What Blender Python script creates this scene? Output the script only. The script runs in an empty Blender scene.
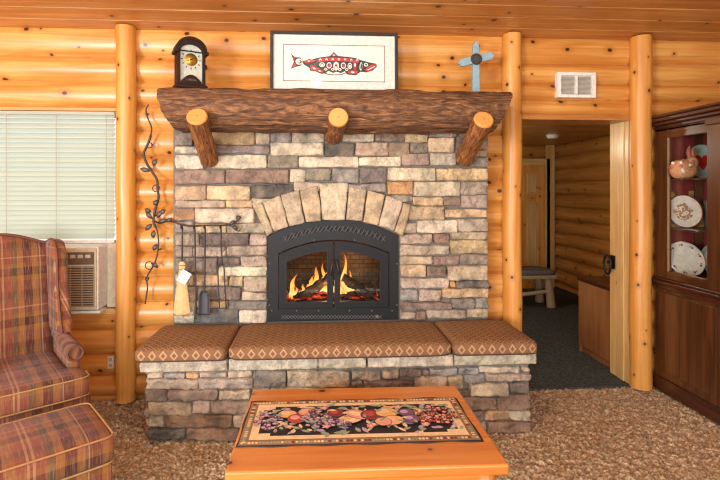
import bpy, math, random
from math import sin, cos, pi, radians as rad, sqrt
from mathutils import Vector, noise, Matrix
import numpy as np
random.seed(11)
SC = bpy.context.scene
COL = SC.collection
# ---------------------------------------------------------------- camera model
FPX, PPX, PPY = 480.0, 345.0, 190.0
CAM = (0.0, -3.5, 1.48)
TH = math.atan(0.06)
SN, CS = sin(TH), cos(TH)
def ray(px):
    a = (px - PPX) / FPX
    return SN + a * CS, CS - a * SN
def U(px, py, Y):
    rx, ry = ray(px)
    d = (Y - CAM[1]) / ry
    return rx * d, CAM[2] + (PPY - py) / FPX * d
def UX(px, Y): return U(px, 190, Y)[0]
def UZ(px, py, z):
    d = FPX * (CAM[2] - z) / (py - PPY)
    rx, ry = ray(px)
    return rx * d, CAM[1] + ry * d
def lin(r, g, b):
    def c(v):
        v /= 255.0
        return v / 12.92 if v <= 0.04045 else ((v + 0.055) / 1.055) ** 2.4
    return (c(r), c(g), c(b), 1.0)

# ---------------------------------------------------------------- node helpers
class NT:
    def __init__(s, name, rough=0.6, spec=0.5):
        s.m = bpy.data.materials.new(name); s.m.use_nodes = True
        s.t = s.m.node_tree; s.t.nodes.clear()
        s.out = s.t.nodes.new('ShaderNodeOutputMaterial')
        s.b = s.t.nodes.new('ShaderNodeBsdfPrincipled')
        s.b.inputs['Roughness'].default_value = rough
        s.b.inputs['Specular IOR Level'].default_value = spec
        s.t.links.new(s.b.outputs[0], s.out.inputs[0])
    def n(s, kind, **kw):
        nd = s.t.nodes.new('ShaderNode' + kind)
        for k, v in kw.items(): setattr(nd, k, v)
        return nd
    def put(s, sock, v):
        if hasattr(v, 'links') or isinstance(v, bpy.types.NodeSocket): s.t.links.new(v, sock)
        else: sock.default_value = v
    def math(s, op, a, b=0.0, c=0.0, clamp=False):
        nd = s.n('Math', operation=op, use_clamp=clamp)
        s.put(nd.inputs[0], a); s.put(nd.inputs[1], b)
        if op in ('MULTIPLY_ADD', 'SMOOTH_MIN', 'WRAP'): s.put(nd.inputs[2], c)
        return nd.outputs[0]
    def mix(s, f, a, b, mode='MIX'):
        nd = s.n('Mix', data_type='RGBA', blend_type=mode)
        s.put(nd.inputs[0], f); s.put(nd.inputs[6], a); s.put(nd.inputs[7], b)
        return nd.outputs[2]
    def ramp(s, f, stops, interp='LINEAR'):
        nd = s.n('ValToRGB'); nd.color_ramp.interpolation = interp
        e = nd.color_ramp.elements
        while len(e) < len(stops): e.new(0.5)
        for el, (p, c) in zip(e, stops):
            el.position = p; el.color = c if len(c) == 4 else (*c, 1)
        s.put(nd.inputs[0], f); return nd.outputs[0]
    def rng(s, v, a, b, c=0.0, d=1.0, smooth=True):
        nd = s.n('MapRange', interpolation_type='SMOOTHSTEP' if smooth else 'LINEAR')
        s.put(nd.inputs[0], v)
        for i, q in enumerate((a, b, c, d)): s.put(nd.inputs[i + 1], q)
        return nd.outputs[0]
    def sep(s, v):
        nd = s.n('SeparateXYZ'); s.put(nd.inputs[0], v); return nd.outputs
    def comb(s, x, y, z=0.0):
        nd = s.n('CombineXYZ')
        for i, q in enumerate((x, y, z)): s.put(nd.inputs[i], q)
        return nd.outputs[0]
    def uv(s): return s.n('TexCoord').outputs['UV']
    def obj(s): return s.n('TexCoord').outputs['Object']
    def noise(s, vec, scale, detail=4.0, rough=0.55, dist=0.0):
        nd = s.n('TexNoise'); s.put(nd.inputs['Vector'], vec)
        nd.inputs['Scale'].default_value = scale; nd.inputs['Detail'].default_value = detail
        nd.inputs['Roughness'].default_value = rough; nd.inputs['Distortion'].default_value = dist
        return nd.outputs[0]
    def vor(s, vec, scale, feature='F1', dims='3D', rnd=1.0):
        nd = s.n('TexVoronoi', feature=feature, voronoi_dimensions=dims); s.put(nd.inputs['Vector'], vec)
        nd.inputs['Scale'].default_value = scale; nd.inputs['Randomness'].default_value = rnd
        return nd
    def bump(s, h, strength=0.3, dist=0.01):
        nd = s.n('Bump'); nd.inputs['Strength'].default_value = strength
        nd.inputs['Distance'].default_value = dist
        s.put(nd.inputs['Height'], h); s.t.links.new(nd.outputs[0], s.b.inputs['Normal'])
    def base(s, c): s.put(s.b.inputs['Base Color'], c)
    def done(s, **kw):
        for k, v in kw.items(): s.put(s.b.inputs[k.replace('_', ' ')], v)
        return s.m

def flat(name, c, rough=0.5, metal=0.0, spec=0.5, bump=None):
    t = NT(name, rough, spec); c = c if len(c) == 4 else (*c, 1)
    nz = t.noise(t.obj(), 35.0, 3.0)
    t.base(t.mix(t.rng(nz, 0.3, 0.7), tuple(x * 0.9 for x in c[:3]) + (1,), tuple(min(1, x * 1.08) for x in c[:3]) + (1,)))
    t.b.inputs['Metallic'].default_value = metal
    if bump: t.bump(t.noise(t.obj(), bump[0], 3.0), bump[1], 0.004)
    return t.m

def pine(name, light, dark, knot, rough=0.35, kscale=3.2, kfrac=0.5, grain=1.0, coat=0.25):
    t = NT(name, rough)
    x, y, z = t.sep(t.uv())
    g = t.noise(t.comb(t.math('MULTIPLY', x, 1.3), t.math('MULTIPLY', y, 26.0)), 1.0, 5.0, 0.6, 0.6)
    big = t.noise(t.comb(t.math('MULTIPLY', x, 0.9), t.math('MULTIPLY', y, 3.0)), 1.3, 2.0)
    warp = t.noise(t.uv(), 9.0, 2.0)
    kv = t.comb(t.math('ADD', x, t.math('MULTIPLY', warp, 0.02)), t.math('MULTIPLY', y, 1.15))
    v = t.vor(kv, kscale, dims='2D')
    r = t.sep(v.outputs['Color'])
    on = t.rng(r[0], 1 - kfrac, 1.0, 0.030, 0.080, smooth=False)
    on = t.math('MULTIPLY', on, t.math('GREATER_THAN', r[0], 1 - kfrac))
    d = v.outputs['Distance']
    ratio = t.math('DIVIDE', d, t.math('ADD', on, 0.0005))
    kmask = t.rng(ratio, 0.6, 1.05, 1.0, 0.0)
    halo = t.rng(ratio, 0.9, 3.2, 0.55, 0.0)
    f = t.math('ADD', t.math('MULTIPLY', g, 0.75 * grain), t.math('MULTIPLY', big, 0.5))
    c = t.mix(t.rng(f, 0.42, 0.78), light, dark)
    c = t.mix(halo, c, tuple(0.75 * a for a in dark[:3]) + (1,))
    c = t.mix(kmask, c, knot)
    t.base(c)
    t.b.inputs['Coat Weight'].default_value = coat; t.b.inputs['Coat Roughness'].default_value = 0.22
    t.bump(g, 0.08, 0.004)
    return t.m

# ---------------------------------------------------------------- mesh builder
class MB:
    def __init__(s): s.v, s.f, s.uv, s.mi, s.sm, s.c = [], [], [], [], [], []
    def vert(s, p): s.v.append((float(p[0]), float(p[1]), float(p[2]))); return len(s.v) - 1
    def face(s, idx, uv=None, m=0, sm=False, c=(1, 1, 1, 1)):
        s.f.append(tuple(idx))
        if uv is None:
            P = [Vector(s.v[i]) for i in idx]
            n = Vector((0, 0, 0))
            for i in range(len(P)): n += P[i].cross(P[(i + 1) % len(P)])
            a = max(range(3), key=lambda k: abs(n[k]))
            o = [k for k in range(3) if k != a]
            uv = [(p[o[0]], p[o[1]]) for p in P]
        s.uv.append(uv); s.mi.append(m); s.sm.append(sm); s.c.append(c)
    def box(s, x0, x1, y0, y1, z0, z1, m=0, along=None, seed=None, c=(1, 1, 1, 1)):
        L = [x1 - x0, y1 - y0, z1 - z0]
        if along is None: along = max(range(3), key=lambda k: L[k])
        if seed is None: seed = random.random() * 40
        b = [s.vert((x, y, z)) for z in (z0, z1) for y in (y0, y1) for x in (x0, x1)]
        for q in ((0, 2, 3, 1), (4, 5, 7, 6), (0, 1, 5, 4), (2, 6, 7, 3), (0, 4, 6, 2), (1, 3, 7, 5)):
            P = [s.v[b[i]] for i in q]
            a = next(k for k in range(3) if max(p[k] for p in P) - min(p[k] for p in P) < 1e-9 or k == 2)
            o = [k for k in range(3) if k != a]
            if o[1] == along: o.reverse()
            s.face([b[i] for i in q], [(p[o[0]] + seed, p[o[1]] + seed * 1.7) for p in P], m, False, c)
        return s
    def tube(s, path, rad_, n=8, cap=True, m=0, mcap=None, sm=True, useed=None, closed=False):
        P = [Vector(p) for p in path]; N = len(P)
        R = rad_ if isinstance(rad_, (list, tuple)) else [rad_] * N
        if useed is None: useed = random.random() * 30
        T = []
        for i in range(N):
            a = P[(i - 1) % N] if (closed or i > 0) else P[0]
            b = P[(i + 1) % N] if (closed or i < N - 1) else P[-1]
            T.append((b - a).normalized())
        up = Vector((0, 0, 1)) if abs(T[0].z) < 0.9 else Vector((1, 0, 0))
        A = T[0].cross(up).normalized()
        rings = []; dist = 0
        for i in range(N):
            A = (A - T[i] * A.dot(T[i])).normalized(); B = T[i].cross(A)
            rings.append([s.vert(P[i] + (A * cos(2 * pi * k / n) + B * sin(2 * pi * k / n)) * R[i]) for k in range(n)])
        L = [0]
        for i in range(1, N): L.append(L[-1] + (P[i] - P[i - 1]).length)
        rng_ = range(N) if closed else range(N - 1)
        for i in rng_:
            j = (i + 1) % N
            l0, l1 = L[i], (L[j] if j else L[i] + 0.01)
            rr = max(R)
            for k in range(n):
                k2 = (k + 1) % n
                v0, v1 = k / n * 2 * pi * rr + useed, (k + 1) / n * 2 * pi * rr + useed
                s.face([rings[i][k], rings[i][k2], rings[j][k2], rings[j][k]], [(l0 + useed, v0), (l0 + useed, v1), (l1 + useed, v1), (l1 + useed, v0)], m, sm)
        if cap and not closed:
            for e, rg in ((0, rings[0][::-1]), (N - 1, rings[-1])):
                if R[e] < 1e-4: continue
                cpts = [s.vert(s.v[i]) for i in rg]
                s.face(cpts, [(R[e] * cos(2 * pi * k / n), R[e] * sin(2 * pi * k / n)) for k in range(n)], m if mcap is None else mcap)
        return s
    def lathe(s, prof, cx=0, cy=0, n=20, m=0, axis='z', sm=True, off=(0, 0, 0)):
        rings = []
        for r, h in prof:
            rg = []
            for k in range(n):
                a = 2 * pi * k / n
                if axis == 'z': p = (cx + r * cos(a), cy + r * sin(a), h)
                elif axis == 'y': p = (cx + r * cos(a), h, cy + r * sin(a))
                else: p = (h, cx + r * cos(a), cy + r * sin(a))
                rg.append(s.vert((p[0] + off[0], p[1] + off[1], p[2] + off[2])))
            rings.append(rg)
        for i in range(len(prof) - 1):
            for k in range(n):
                k2 = (k + 1) % n
                q = [rings[i][k], rings[i][k2], rings[i + 1][k2], rings[i + 1][k]]
                if axis == 'y': q.reverse()
                s.face(q, [(prof[i][1], k / n), (prof[i][1], (k + 1) / n), (prof[i + 1][1], (k + 1) / n), (prof[i + 1][1], k / n)], m, sm)
        for e in (0, -1):
            if prof[e][0] > 1e-4:
                s.face(rings[e] if (e == -1) != (axis == 'y') else rings[e][::-1], None, m)
        return s
    def prism(s, poly, y0, y1, m=0, plane='xz', sm=False, mside=None, useed=0.0):
        def P(a, b, h): return (a, h, b) if plane == 'xz' else ((a, b, h) if plane == 'xy' else (h, a, b))
        f = [s.vert(P(a, b, y0)) for a, b in poly]; g = [s.vert(P(a, b, y1)) for a, b in poly]
        s.face(f, [(a + useed, b + useed) for a, b in poly], m); s.face(g[::-1], [(a + useed, b + useed) for a, b in poly[::-1]], m)
        for i in range(len(poly)):
            j = (i + 1) % len(poly)
            s.face([f[j], f[i], g[i], g[j]], None, m if mside is None else mside, sm)
        return s
    def sheet(s, poly, y, m=0):           # flat printed shape facing -y
        s.face([s.vert((a, y, b)) for a, b in poly], [(a, b) for a, b in poly], m); return s
    def ring(s, outer, inner, y0, y1, m=0, plane='xz'):
        def P(a, b, h): return (a, h, b) if plane == 'xz' else ((a, b, h) if plane == 'xy' else (h, a, b))
        n = len(outer)
        o0 = [s.vert(P(a, b, y0)) for a, b in outer]; i0 = [s.vert(P(a, b, y0)) for a, b in inner]
        o1 = [s.vert(P(a, b, y1)) for a, b in outer]; i1 = [s.vert(P(a, b, y1)) for a, b in inner]
        for k in range(n):
            j = (k + 1) % n
            dx, dz = abs(outer[j][0] - outer[k][0]), abs(outer[j][1] - outer[k][1])
            for q in ((o0[k], o0[j], i0[j], i0[k]), (o1[j], o1[k], i1[k], i1[j]), (o0[j], o0[k], o1[k], o1[j]), (i0[k], i0[j], i1[j], i1[k])):
                pts = [s.v[i] for i in q]
                ax = (0, 2) if plane == 'xz' else ((0, 1) if plane == 'xy' else (1, 2))
                w = [k2 for k2 in range(3) if k2 not in ax][0]
                if dx >= dz: uv = [(p[ax[0]] + 3, p[ax[1]] + p[w] + 3) for p in pts]
                else: uv = [(p[ax[1]] + 9, p[ax[0]] + p[w] + 9) for p in pts]
                s.face(q, uv, m)
        return s
    def sell(s, c, r, e=0.3, nu=40, nv=20, m=0, e2=None, sm=True, tw=None):   # rounded cushion form
        e2 = e if e2 is None else e2
        def pw(v, k): return math.copysign(abs(v) ** k, v)
        rows = []
        for i in range(nv + 1):
            ph = -pi / 2 + pi * i / nv
            rows.append([])
            for j in range(nu):
                th = 2 * pi * j / nu
                x = pw(cos(ph), e2) * pw(cos(th), e); y = pw(cos(ph), e2) * pw(sin(th), e); z = pw(sin(ph), e2)
                p = (c[0] + r[0] * x, c[1] + r[1] * y, c[2] + r[2] * z)
                if tw: p = tw(p)
                rows[-1].append(s.vert(p))
        for i in range(nv):
            for j in range(nu):
                j2 = (j + 1) % nu
                q = [rows[i][j], rows[i][j2], rows[i + 1][j2], rows[i + 1][j]]
                s.face(q, [(s.v[k][0], s.v[k][2] + s.v[k][1]) for k in q], m, sm)
        return s
    def grid(s, fn, nu, nv, m=0, sm=True, c=(1, 1, 1, 1), uvf=None):
        I = [[s.vert(fn(i / nu, j / nv)) for i in range(nu + 1)] for j in range(nv + 1)]
        for j in range(nv):
            for i in range(nu):
                q = [I[j][i], I[j][i + 1], I[j + 1][i + 1], I[j + 1][i]]
                t = [(i / nu, j / nv), ((i + 1) / nu, j / nv), ((i + 1) / nu, (j + 1) / nv), (i / nu, (j + 1) / nv)]
                s.face(q, [uvf(*a) for a in t] if uvf else None, m, sm, c)
        return s
    def ball(s, c, r, n=12, m=0, sq=(1, 1, 1)):
        return s.sell(c, (r * sq[0], r * sq[1], r * sq[2]), 1.0, n, n // 2 + 2, m)
    def build(s, name, mats, parent=None, bevel=None, world=False, seg=2, subd=0):
        me = bpy.data.meshes.new(name)
        V = s.v
        if world and parent is not None:
            r = parent
            while r.parent: r = r.parent
            l = r.location; V = [(a - l[0], b - l[1], c - l[2]) for a, b, c in V]
        me.from_pydata(V, [], s.f)
        mats = mats if isinstance(mats, (list, tuple)) else [mats]
        for q in mats: me.materials.append(q)
        me.polygons.foreach_set('material_index', s.mi)
        me.polygons.foreach_set('use_smooth', s.sm)
        ul = me.uv_layers.new(name='UVMap')
        ul.data.foreach_set('uv', [x for f in s.uv for p in f for x in p])
        ca = me.color_attributes.new('Col', 'FLOAT_COLOR', 'CORNER')
        ca.data.foreach_set('color', [x for f, c in zip(s.f, s.c) for _ in f for x in c])
        me.update()
        o = bpy.data.objects.new(name, me); COL.objects.link(o)
        if parent is not None: o.parent = parent
        if bevel:
            b = o.modifiers.new('bevel', 'BEVEL'); b.width = bevel; b.segments = seg
            b.limit_method = 'ANGLE'; b.angle_limit = rad(40); b.harden_normals = False
        if subd:
            b = o.modifiers.new('subd', 'SUBSURF'); b.levels = subd; b.render_levels = subd
        return o

def tag(o, label=None, cat=None, group=None, kind=None):
    if label: o['label'] = label
    if cat: o['category'] = cat
    if group: o['group'] = group
    if kind: o['kind'] = kind
    return o
def thing(name, label, cat, loc=(0, 0, 0), rz=0.0, group=None, kind=None, rx=0.0):
    o = bpy.data.objects.new(name, None); COL.objects.link(o)
    o.empty_display_size = 0.1
    o.location = loc; o.rotation_euler = (rx, 0, rz)
    return tag(o, label, cat, group, kind)
def rect(x0, x1, z0, z1): return [(x0, z0), (x1, z0), (x1, z1), (x0, z1)]
def smooth_path(pts, k=6):
    P = [Vector(p) for p in pts]; out = []
    for i in range(len(P) - 1):
        a, b, c, d = P[max(0, i - 1)], P[i], P[i + 1], P[min(len(P) - 1, i + 2)]
        for j in range(k):
            t = j / k
            out.append(0.5 * ((2 * b) + (c - a) * t + (2 * a - 5 * b + 4 * c - d) * t * t + (3 * b - a - 3 * c + d) * t ** 3))
    out.append(P[-1]); return out
# ---------------------------------------------------------------- materials
def mats():
    M = {}
    M['log'] = pine('varnished_log', lin(226, 167, 88), lin(198, 127, 52), lin(74, 32, 12), 0.42, 3.5, 0.85)
    M['post'] = pine('varnished_post', lin(226, 166, 84), lin(206, 134, 54), lin(84, 38, 14), 0.40, 5.0, 0.85, coat=0.12)
    M['board'] = pine('ceiling_pine', lin(206, 146, 78), lin(176, 110, 50), lin(66, 28, 12), 0.42, 3.2, 0.8)
    M['raw'] = pine('pale_pine_plank', lin(228, 190, 122), lin(206, 158, 92), lin(130, 80, 40), 0.5, 3.5, 0.25)
    M['hall'] = pine('hall_log', lin(206, 150, 74), lin(172, 114, 46), lin(58, 28, 12), 0.42, 3.0, 0.8)
    M['table'] = pine('amber_table_pine', lin(216, 142, 68), lin(196, 116, 46), lin(82, 36, 14), 0.33, 3.6, 0.5, coat=0.4)
    M['dresser'] = pine('brown_cabinet_wood', lin(160, 106, 60), lin(132, 82, 44), lin(84, 46, 24), 0.4, 2.0, 0.1)
    M['cherry'] = pine('dark_cherry_wood', lin(106, 64, 34), lin(72, 41, 21), lin(60, 26, 14), 0.28, 1.5, 0.05, coat=0.4)
    M['cherrytop'] = pine('darker_cherry_wood', lin(84, 42, 26), lin(58, 28, 18), lin(40, 18, 12), 0.3, 1.5, 0.05, coat=0.4)
    # end grain
    t = NT('cut_log_end', 0.55); x, y, z = t.sep(t.uv())
    r = t.math('SQRT', t.math('ADD', t.math('MULTIPLY', x, x), t.math('MULTIPLY', y, y)))
    w = t.math('SINE', t.math('MULTIPLY', t.math('ADD', r, t.math('MULTIPLY', t.noise(t.uv(), 20.0), 0.008)), 900.0))
    c = t.mix(t.rng(w, -1, 1), lin(204, 142, 70), lin(222, 164, 88))
    c = t.mix(t.rng(r, 0.0, 0.008, 1.0, 0.0), c, lin(120, 66, 28))
    t.base(c); M['end'] = t.m
    # bark
    t = NT('peeled_bark', 0.62); x, y, z = t.sep(t.uv())
    a = t.noise(t.comb(t.math('MULTIPLY', x, 8.0), t.math('MULTIPLY', y, 55.0)), 1.0, 6.0, 0.65, 1.2)
    b = t.noise(t.comb(t.math('MULTIPLY', x, 14.0), t.math('MULTIPLY', y, 60.0)), 1.0, 4.0)
    c = t.ramp(a, [(0.32, lin(52, 32, 18)), (0.46, lin(100, 64, 36)), (0.58, lin(140, 94, 54)), (0.74, lin(180, 134, 86))])
    c = t.mix(t.rng(b, 0.45, 0.75), c, lin(74, 46, 26))
    t.base(c); t.bump(t.math('ADD', a, t.math('MULTIPLY', b, 0.5)), 0.8, 0.016); M['bark'] = t.m
    M['peeled'] = t.m.copy(); M['peeled'].name = 'half_peeled_bark'
    for nd in M['peeled'].node_tree.nodes:
        if nd.type == 'VALTORGB':
            for e_, c_ in zip(nd.color_ramp.elements, ((74, 42, 20), (138, 84, 42), (178, 116, 60), (206, 150, 88))): e_.color = lin(*c_)
    # stone
    t = NT('ledge_stone', 0.82, 0.3)
    at = t.n('VertexColor', layer_name='Col').outputs[0]
    nz = t.noise(t.obj(), 11.0, 5.0, 0.6); n2 = t.noise(t.obj(), 60.0, 4.0, 0.6); n3 = t.noise(t.obj(), 5.0, 2.0)
    c = t.mix(t.rng(nz, 0.3, 0.7), t.mix(1.0, at, (0.60, 0.60, 0.61, 1), 'MULTIPLY'), t.mix(1.0, at, (1.26, 1.24, 1.20, 1), 'MULTIPLY'))
    c = t.mix(t.rng(n2, 0.52, 0.70, 0, 0.6), c, t.mix(1.0, c, (0.55, 0.53, 0.55, 1), 'MULTIPLY'))
    c = t.mix(t.rng(n3, 0.52, 0.7, 0, 0.3), c, lin(190, 164, 134))
    t.base(c); t.bump(t.math('ADD', n2, t.math('MULTIPLY', nz, 0.8)), 1.0, 0.014); M['stone'] = t.m
    M['mortar'] = flat('stone_mortar', lin(122, 114, 102), 0.95, bump=(90, 0.5), spec=0.2)
    # carpet
    t = NT('shag_carpet', 0.95, 0.1)
    a = t.noise(t.obj(), 48.0, 4.0, 0.75); b = t.noise(t.obj(), 3.0, 3.0); d = t.noise(t.obj(), 190.0, 2.0)
    c = t.ramp(a, [(0.36, lin(104, 78, 50)), (0.5, lin(188, 156, 112)), (0.62, lin(244, 220, 180))])
    c = t.mix(t.rng(d, 0.35, 0.65, 0, 0.5), c, lin(150, 118, 90))
    c = t.mix(t.rng(b, 0.3, 0.7, 0.0, 0.25), c, lin(166, 134, 104))
    t.base(c); t.b.inputs['Sheen Weight'].default_value = 0.2; t.bump(t.math('ADD', a, d), 0.8, 0.01); M['carpet'] = t.m
    t = NT('slate_hall_carpet', 0.9, 0.2)
    a = t.noise(t.obj(), 40.0, 3.0); b = t.noise(t.obj(), 2.5, 3.0)
    t.base(t.mix(t.rng(a, 0.3, 0.7), lin(50, 56, 56), lin(80, 88, 88))); t.bump(a, 0.4, 0.006); M['hallfloor'] = t.m
    # plaid upholstery: object-space checks (u = x, v = z + y)
    t = NT('plaid_upholstery', 0.85, 0.2)
    x, y, z = t.sep(t.uv())
    S = lambda *k: [(p, lin(*c)) for p, c in k]
    def stripes(u, per, off, st):
        fr = t.math('FRACT', t.math('ADD', t.math('DIVIDE', u, per), off))
        return t.ramp(fr, st, 'CONSTANT')
    rose, gold, plum, olive, cream, wine = (136, 74, 52), (150, 98, 46), (68, 37, 31), (92, 80, 52), (184, 142, 102), (94, 46, 35)
    su = stripes(x, 0.35, 0.13, S((0, rose), (0.10, cream), (0.125, rose), (0.155, cream), (0.18, rose), (0.30, olive), (0.38, gold), (0.47, plum), (0.60, gold), (0.69, olive), (0.72, cream), (0.735, wine), (0.88, gold)))
    sv = stripes(y, 0.31, 0.05, S((0, rose), (0.2, gold), (0.30, plum), (0.46, gold), (0.55, rose), (0.66, cream), (0.685, rose), (0.8, olive), (0.86, wine)))
    c = t.mix(0.42, su, sv)
    tw = t.math('SINE', t.math('MULTIPLY', t.math('ADD', x, y), 1900.0))
    c = t.mix(t.rng(tw, -1, 1, 0, 0.16), c, (0.10, 0.04, 0.03, 1))
    sl = t.noise(t.comb(t.math('MULTIPLY', x, 160.0), t.math('MULTIPLY', y, 12.0)), 1.0, 2.0)
    c = t.mix(t.rng(sl, 0.45, 0.75, 0, 0.3), c, lin(186, 142, 112))
    t.base(c); t.b.inputs['Sheen Weight'].default_value = 0.15; t.bump(t.noise(t.obj(), 420.0, 2.0), 0.25, 0.003); M['plaid'] = t.m
    M['piping'] = flat('gold_piping', lin(172, 128, 78), 0.7)
    M['pipingdark'] = flat('brown_piping', lin(110, 62, 44), 0.7)
    M['darkleg'] = flat('dark_turned_wood', lin(70, 36, 22), 0.35)
    # hearth cushion fabric
    t = NT('diamond_weave', 0.88, 0.15)
    x, y, z = t.sep(t.obj())
    def lattice(u, v, pu, pv):
        a = t.math('ABSOLUTE', t.math('SUBTRACT', t.math('FRACT', t.math('DIVIDE', u, pu)), 0.5))
        b = t.math('ABSOLUTE', t.math('SUBTRACT', t.math('FRACT', t.math('DIVIDE', v, pv)), 0.5))
        return t.math('ADD', a, b)
    la = lattice(x, y, 0.052, 0.052)
    top = t.mix(t.rng(t.math('ABSOLUTE', t.math('SUBTRACT', la, 0.5)), 0.05, 0.11, 1.0, 0.0), lin(126, 94, 66), lin(172, 138, 100))
    top = t.mix(t.rng(la, 0.10, 0.16, 1.0, 0.0), top, lin(180, 144, 106))
    lb = lattice(x, t.math('SUBTRACT', z, 0.006), 0.062, 0.078)
    fr = t.mix(t.rng(t.math('ABSOLUTE', t.math('SUBTRACT', lb, 0.30)), 0.06, 0.11, 1.0, 0.0), lin(134, 98, 70), lin(182, 146, 106))
    fr = t.mix(t.rng(lb, 0.07, 0.12, 1.0, 0.0), fr, lin(142, 76, 56))
    band = t.math('MULTIPLY', t.rng(z, 0.074, 0.078, 1.0, 0.0), t.rng(z, 0.012, 0.016, 0.0, 1.0))
    c = t.mix(band, top, fr)
    c = t.mix(t.rng(t.noise(t.obj(), 6.0, 3.0), 0.4, 0.7, 0, 0.2), c, lin(108, 74, 56))
    t.base(c); t.bump(t.noise(t.obj(), 300.0, 2.0), 0.3, 0.003); M['cush'] = t.m
    M['cushpipe'] = flat('dark_rust_cord', lin(84, 48, 36), 0.8)
    # metals etc.
    M['black'] = flat('black_iron', lin(20, 19, 19), 0.5, 0.1, 0.35)
    M['blackmatte'] = flat('matte_black_steel', lin(15, 14, 14), 0.55, 0.1, 0.35)
    M['barsteel'] = flat('worn_vent_bar', lin(92, 88, 85), 0.5, 0.2, 0.4)
    M['ashpan'] = flat('grey_shovel_steel', lin(72, 72, 74), 0.5, 0.3)
    M['slot'] = flat('vent_slot', lin(10, 9, 9), 0.8)
    M['iron'] = flat('wrought_iron', lin(66, 60, 56), 0.5, 0.5, bump=(120, 0.4))
    M['leafiron'] = flat('iron_leaf', lin(88, 84, 80), 0.5, 0.5)
    M['brass'] = flat('brass', lin(206, 156, 66), 0.3, 0.8)
    M['white'] = flat('white_enamel', lin(236, 233, 224), 0.45)
    M['offwhite'] = flat('cream_plastic', lin(214, 200, 172), 0.5)
    M['acgrille'] = flat('tan_grille', lin(178, 156, 124), 0.5)
    M['acdark'] = flat('dark_grille_gap', lin(84, 66, 48), 0.7)
    M['acpanel'] = flat('brown_control_panel', lin(120, 98, 74), 0.4)
    M['blindwhite'] = None
    t = NT('blind_slat', 0.6)
    tr = t.n('BsdfTranslucent'); tr.inputs[0].default_value = (0.78, 0.82, 0.72, 1)
    t.base((0.70, 0.74, 0.64, 1)); mx = t.n('MixShader'); mx.inputs[0].default_value = 0.55
    t.t.links.new(t.b.outputs[0], mx.inputs[1]); t.t.links.new(tr.outputs[0], mx.inputs[2]); t.t.links.new(mx.outputs[0], t.out.inputs[0])
    M['slat'] = t.m
    t = NT('clear_glass', 0.02)
    gl = t.n('BsdfGlossy'); gl.inputs['Roughness'].default_value = 0.015
    tp = t.n('BsdfTransparent'); tp.inputs[0].default_value = (0.96, 0.98, 0.97, 1)
    fz = t.n('Fresnel'); fz.inputs[0].default_value = 1.45
    bf = t.n('NewGeometry').outputs['Backfacing']
    mx = t.n('MixShader'); t.t.links.new(t.math('MULTIPLY', fz.outputs[0], t.math('SUBTRACT', 1.0, bf)), mx.inputs[0]); t.t.links.new(tp.outputs[0], mx.inputs[1]); t.t.links.new(gl.outputs[0], mx.inputs[2])
    t.t.links.new(mx.outputs[0], t.out.inputs[0]); M['glass'] = t.m
    # firebox brick
    t = NT('firebrick', 0.9, 0.1)
    x, y, z = t.sep(t.obj())
    br = t.n('TexBrick'); t.put(br.inputs['Vector'], t.comb(t.math('ADD', x, y), z)); br.inputs['Scale'].default_value = 7.0
    br.inputs['Color1'].default_value = lin(120, 88, 60); br.inputs['Color2'].default_value = lin(96, 68, 46); br.inputs['Mortar'].default_value = lin(60, 44, 32)
    br.inputs['Mortar Size'].default_value = 0.02
    t.base(br.outputs[0]); M['brick'] = t.m
    t = NT('charred_wood', 0.9, 0.1)
    a = t.noise(t.obj(), 30.0, 5.0); t.base(t.ramp(a, [(0.35, lin(18, 13, 11)), (0.6, lin(58, 42, 32)), (0.75, lin(120, 96, 76))])); t.bump(a, 0.8, 0.01)
    M['char'] = t.m
    def emis(name, stops, scale, strength, axis=None):
        t = NT(name); e = t.n('Emission'); e.inputs[1].default_value = strength
        if axis: x, y, z = t.sep(t.uv()); f = x
        else: f = t.noise(t.obj(), scale, 4.0)
        t.put(e.inputs[0], t.ramp(f, stops)); t.t.links.new(e.outputs[0], t.out.inputs[0]); return t.m
    M['flame'] = emis('flame', [(0.0, lin(255, 150, 50)), (0.3, lin(255, 205, 120)), (0.65, lin(255, 170, 70)), (1.0, lin(220, 84, 20))], 1, 1.6, True)
    M['ember'] = emis('ember', [(0.42, lin(30, 8, 4)), (0.55, lin(190, 46, 24)), (0.7, lin(255, 120, 50))], 38.0, 1.1)
    for k, c in dict(frame=(44, 36, 32), mat=(222, 216, 206), paper=(232, 226, 212), red=(190, 42, 48), inkblk=(44, 42, 44), ink=(120, 40, 48), darkpewter=(64, 58, 52), teal=(136, 166, 176), straw=(216, 178, 122),
                     paperTag=(232, 228, 214), dial=(206, 200, 186), clockwood=(38, 18, 11), pewter=(110, 100, 88), lid=(210, 206, 196),
                     plate=(232, 228, 216), plateteal=(160, 192, 186), plategold=(178, 132, 92), platered=(186, 40, 44), burgundy=(134, 44, 44),
                     shell=(196, 138, 98), pinkstone=(176, 100, 84), bluegrey=(150, 164, 176), logbench=(176, 152, 116), benchpad=(104, 96, 92),
                     rcream=(234, 204, 158), rblack=(38, 32, 32), rgreen=(146, 164, 136), rpurple=(120, 84, 116), rred=(178, 74, 64), rpeach=(232, 176, 116), rpink=(222, 156, 144),
                     rlilac=(186, 160, 190), rtan=(150, 118, 86), rwine=(128, 52, 56), grass=(96, 120, 66), photo=(150, 150, 130), gold=(190, 150, 80)).items():
        M[k] = flat(k + '_finish', lin(*c), {'clockwood': 0.5, 'plate': 0.2, 'plateteal': 0.15, 'platered': 0.2}.get(k, 0.7), spec=0.2 if k == 'clockwood' else 0.5)
    return M
M = mats()
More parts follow.
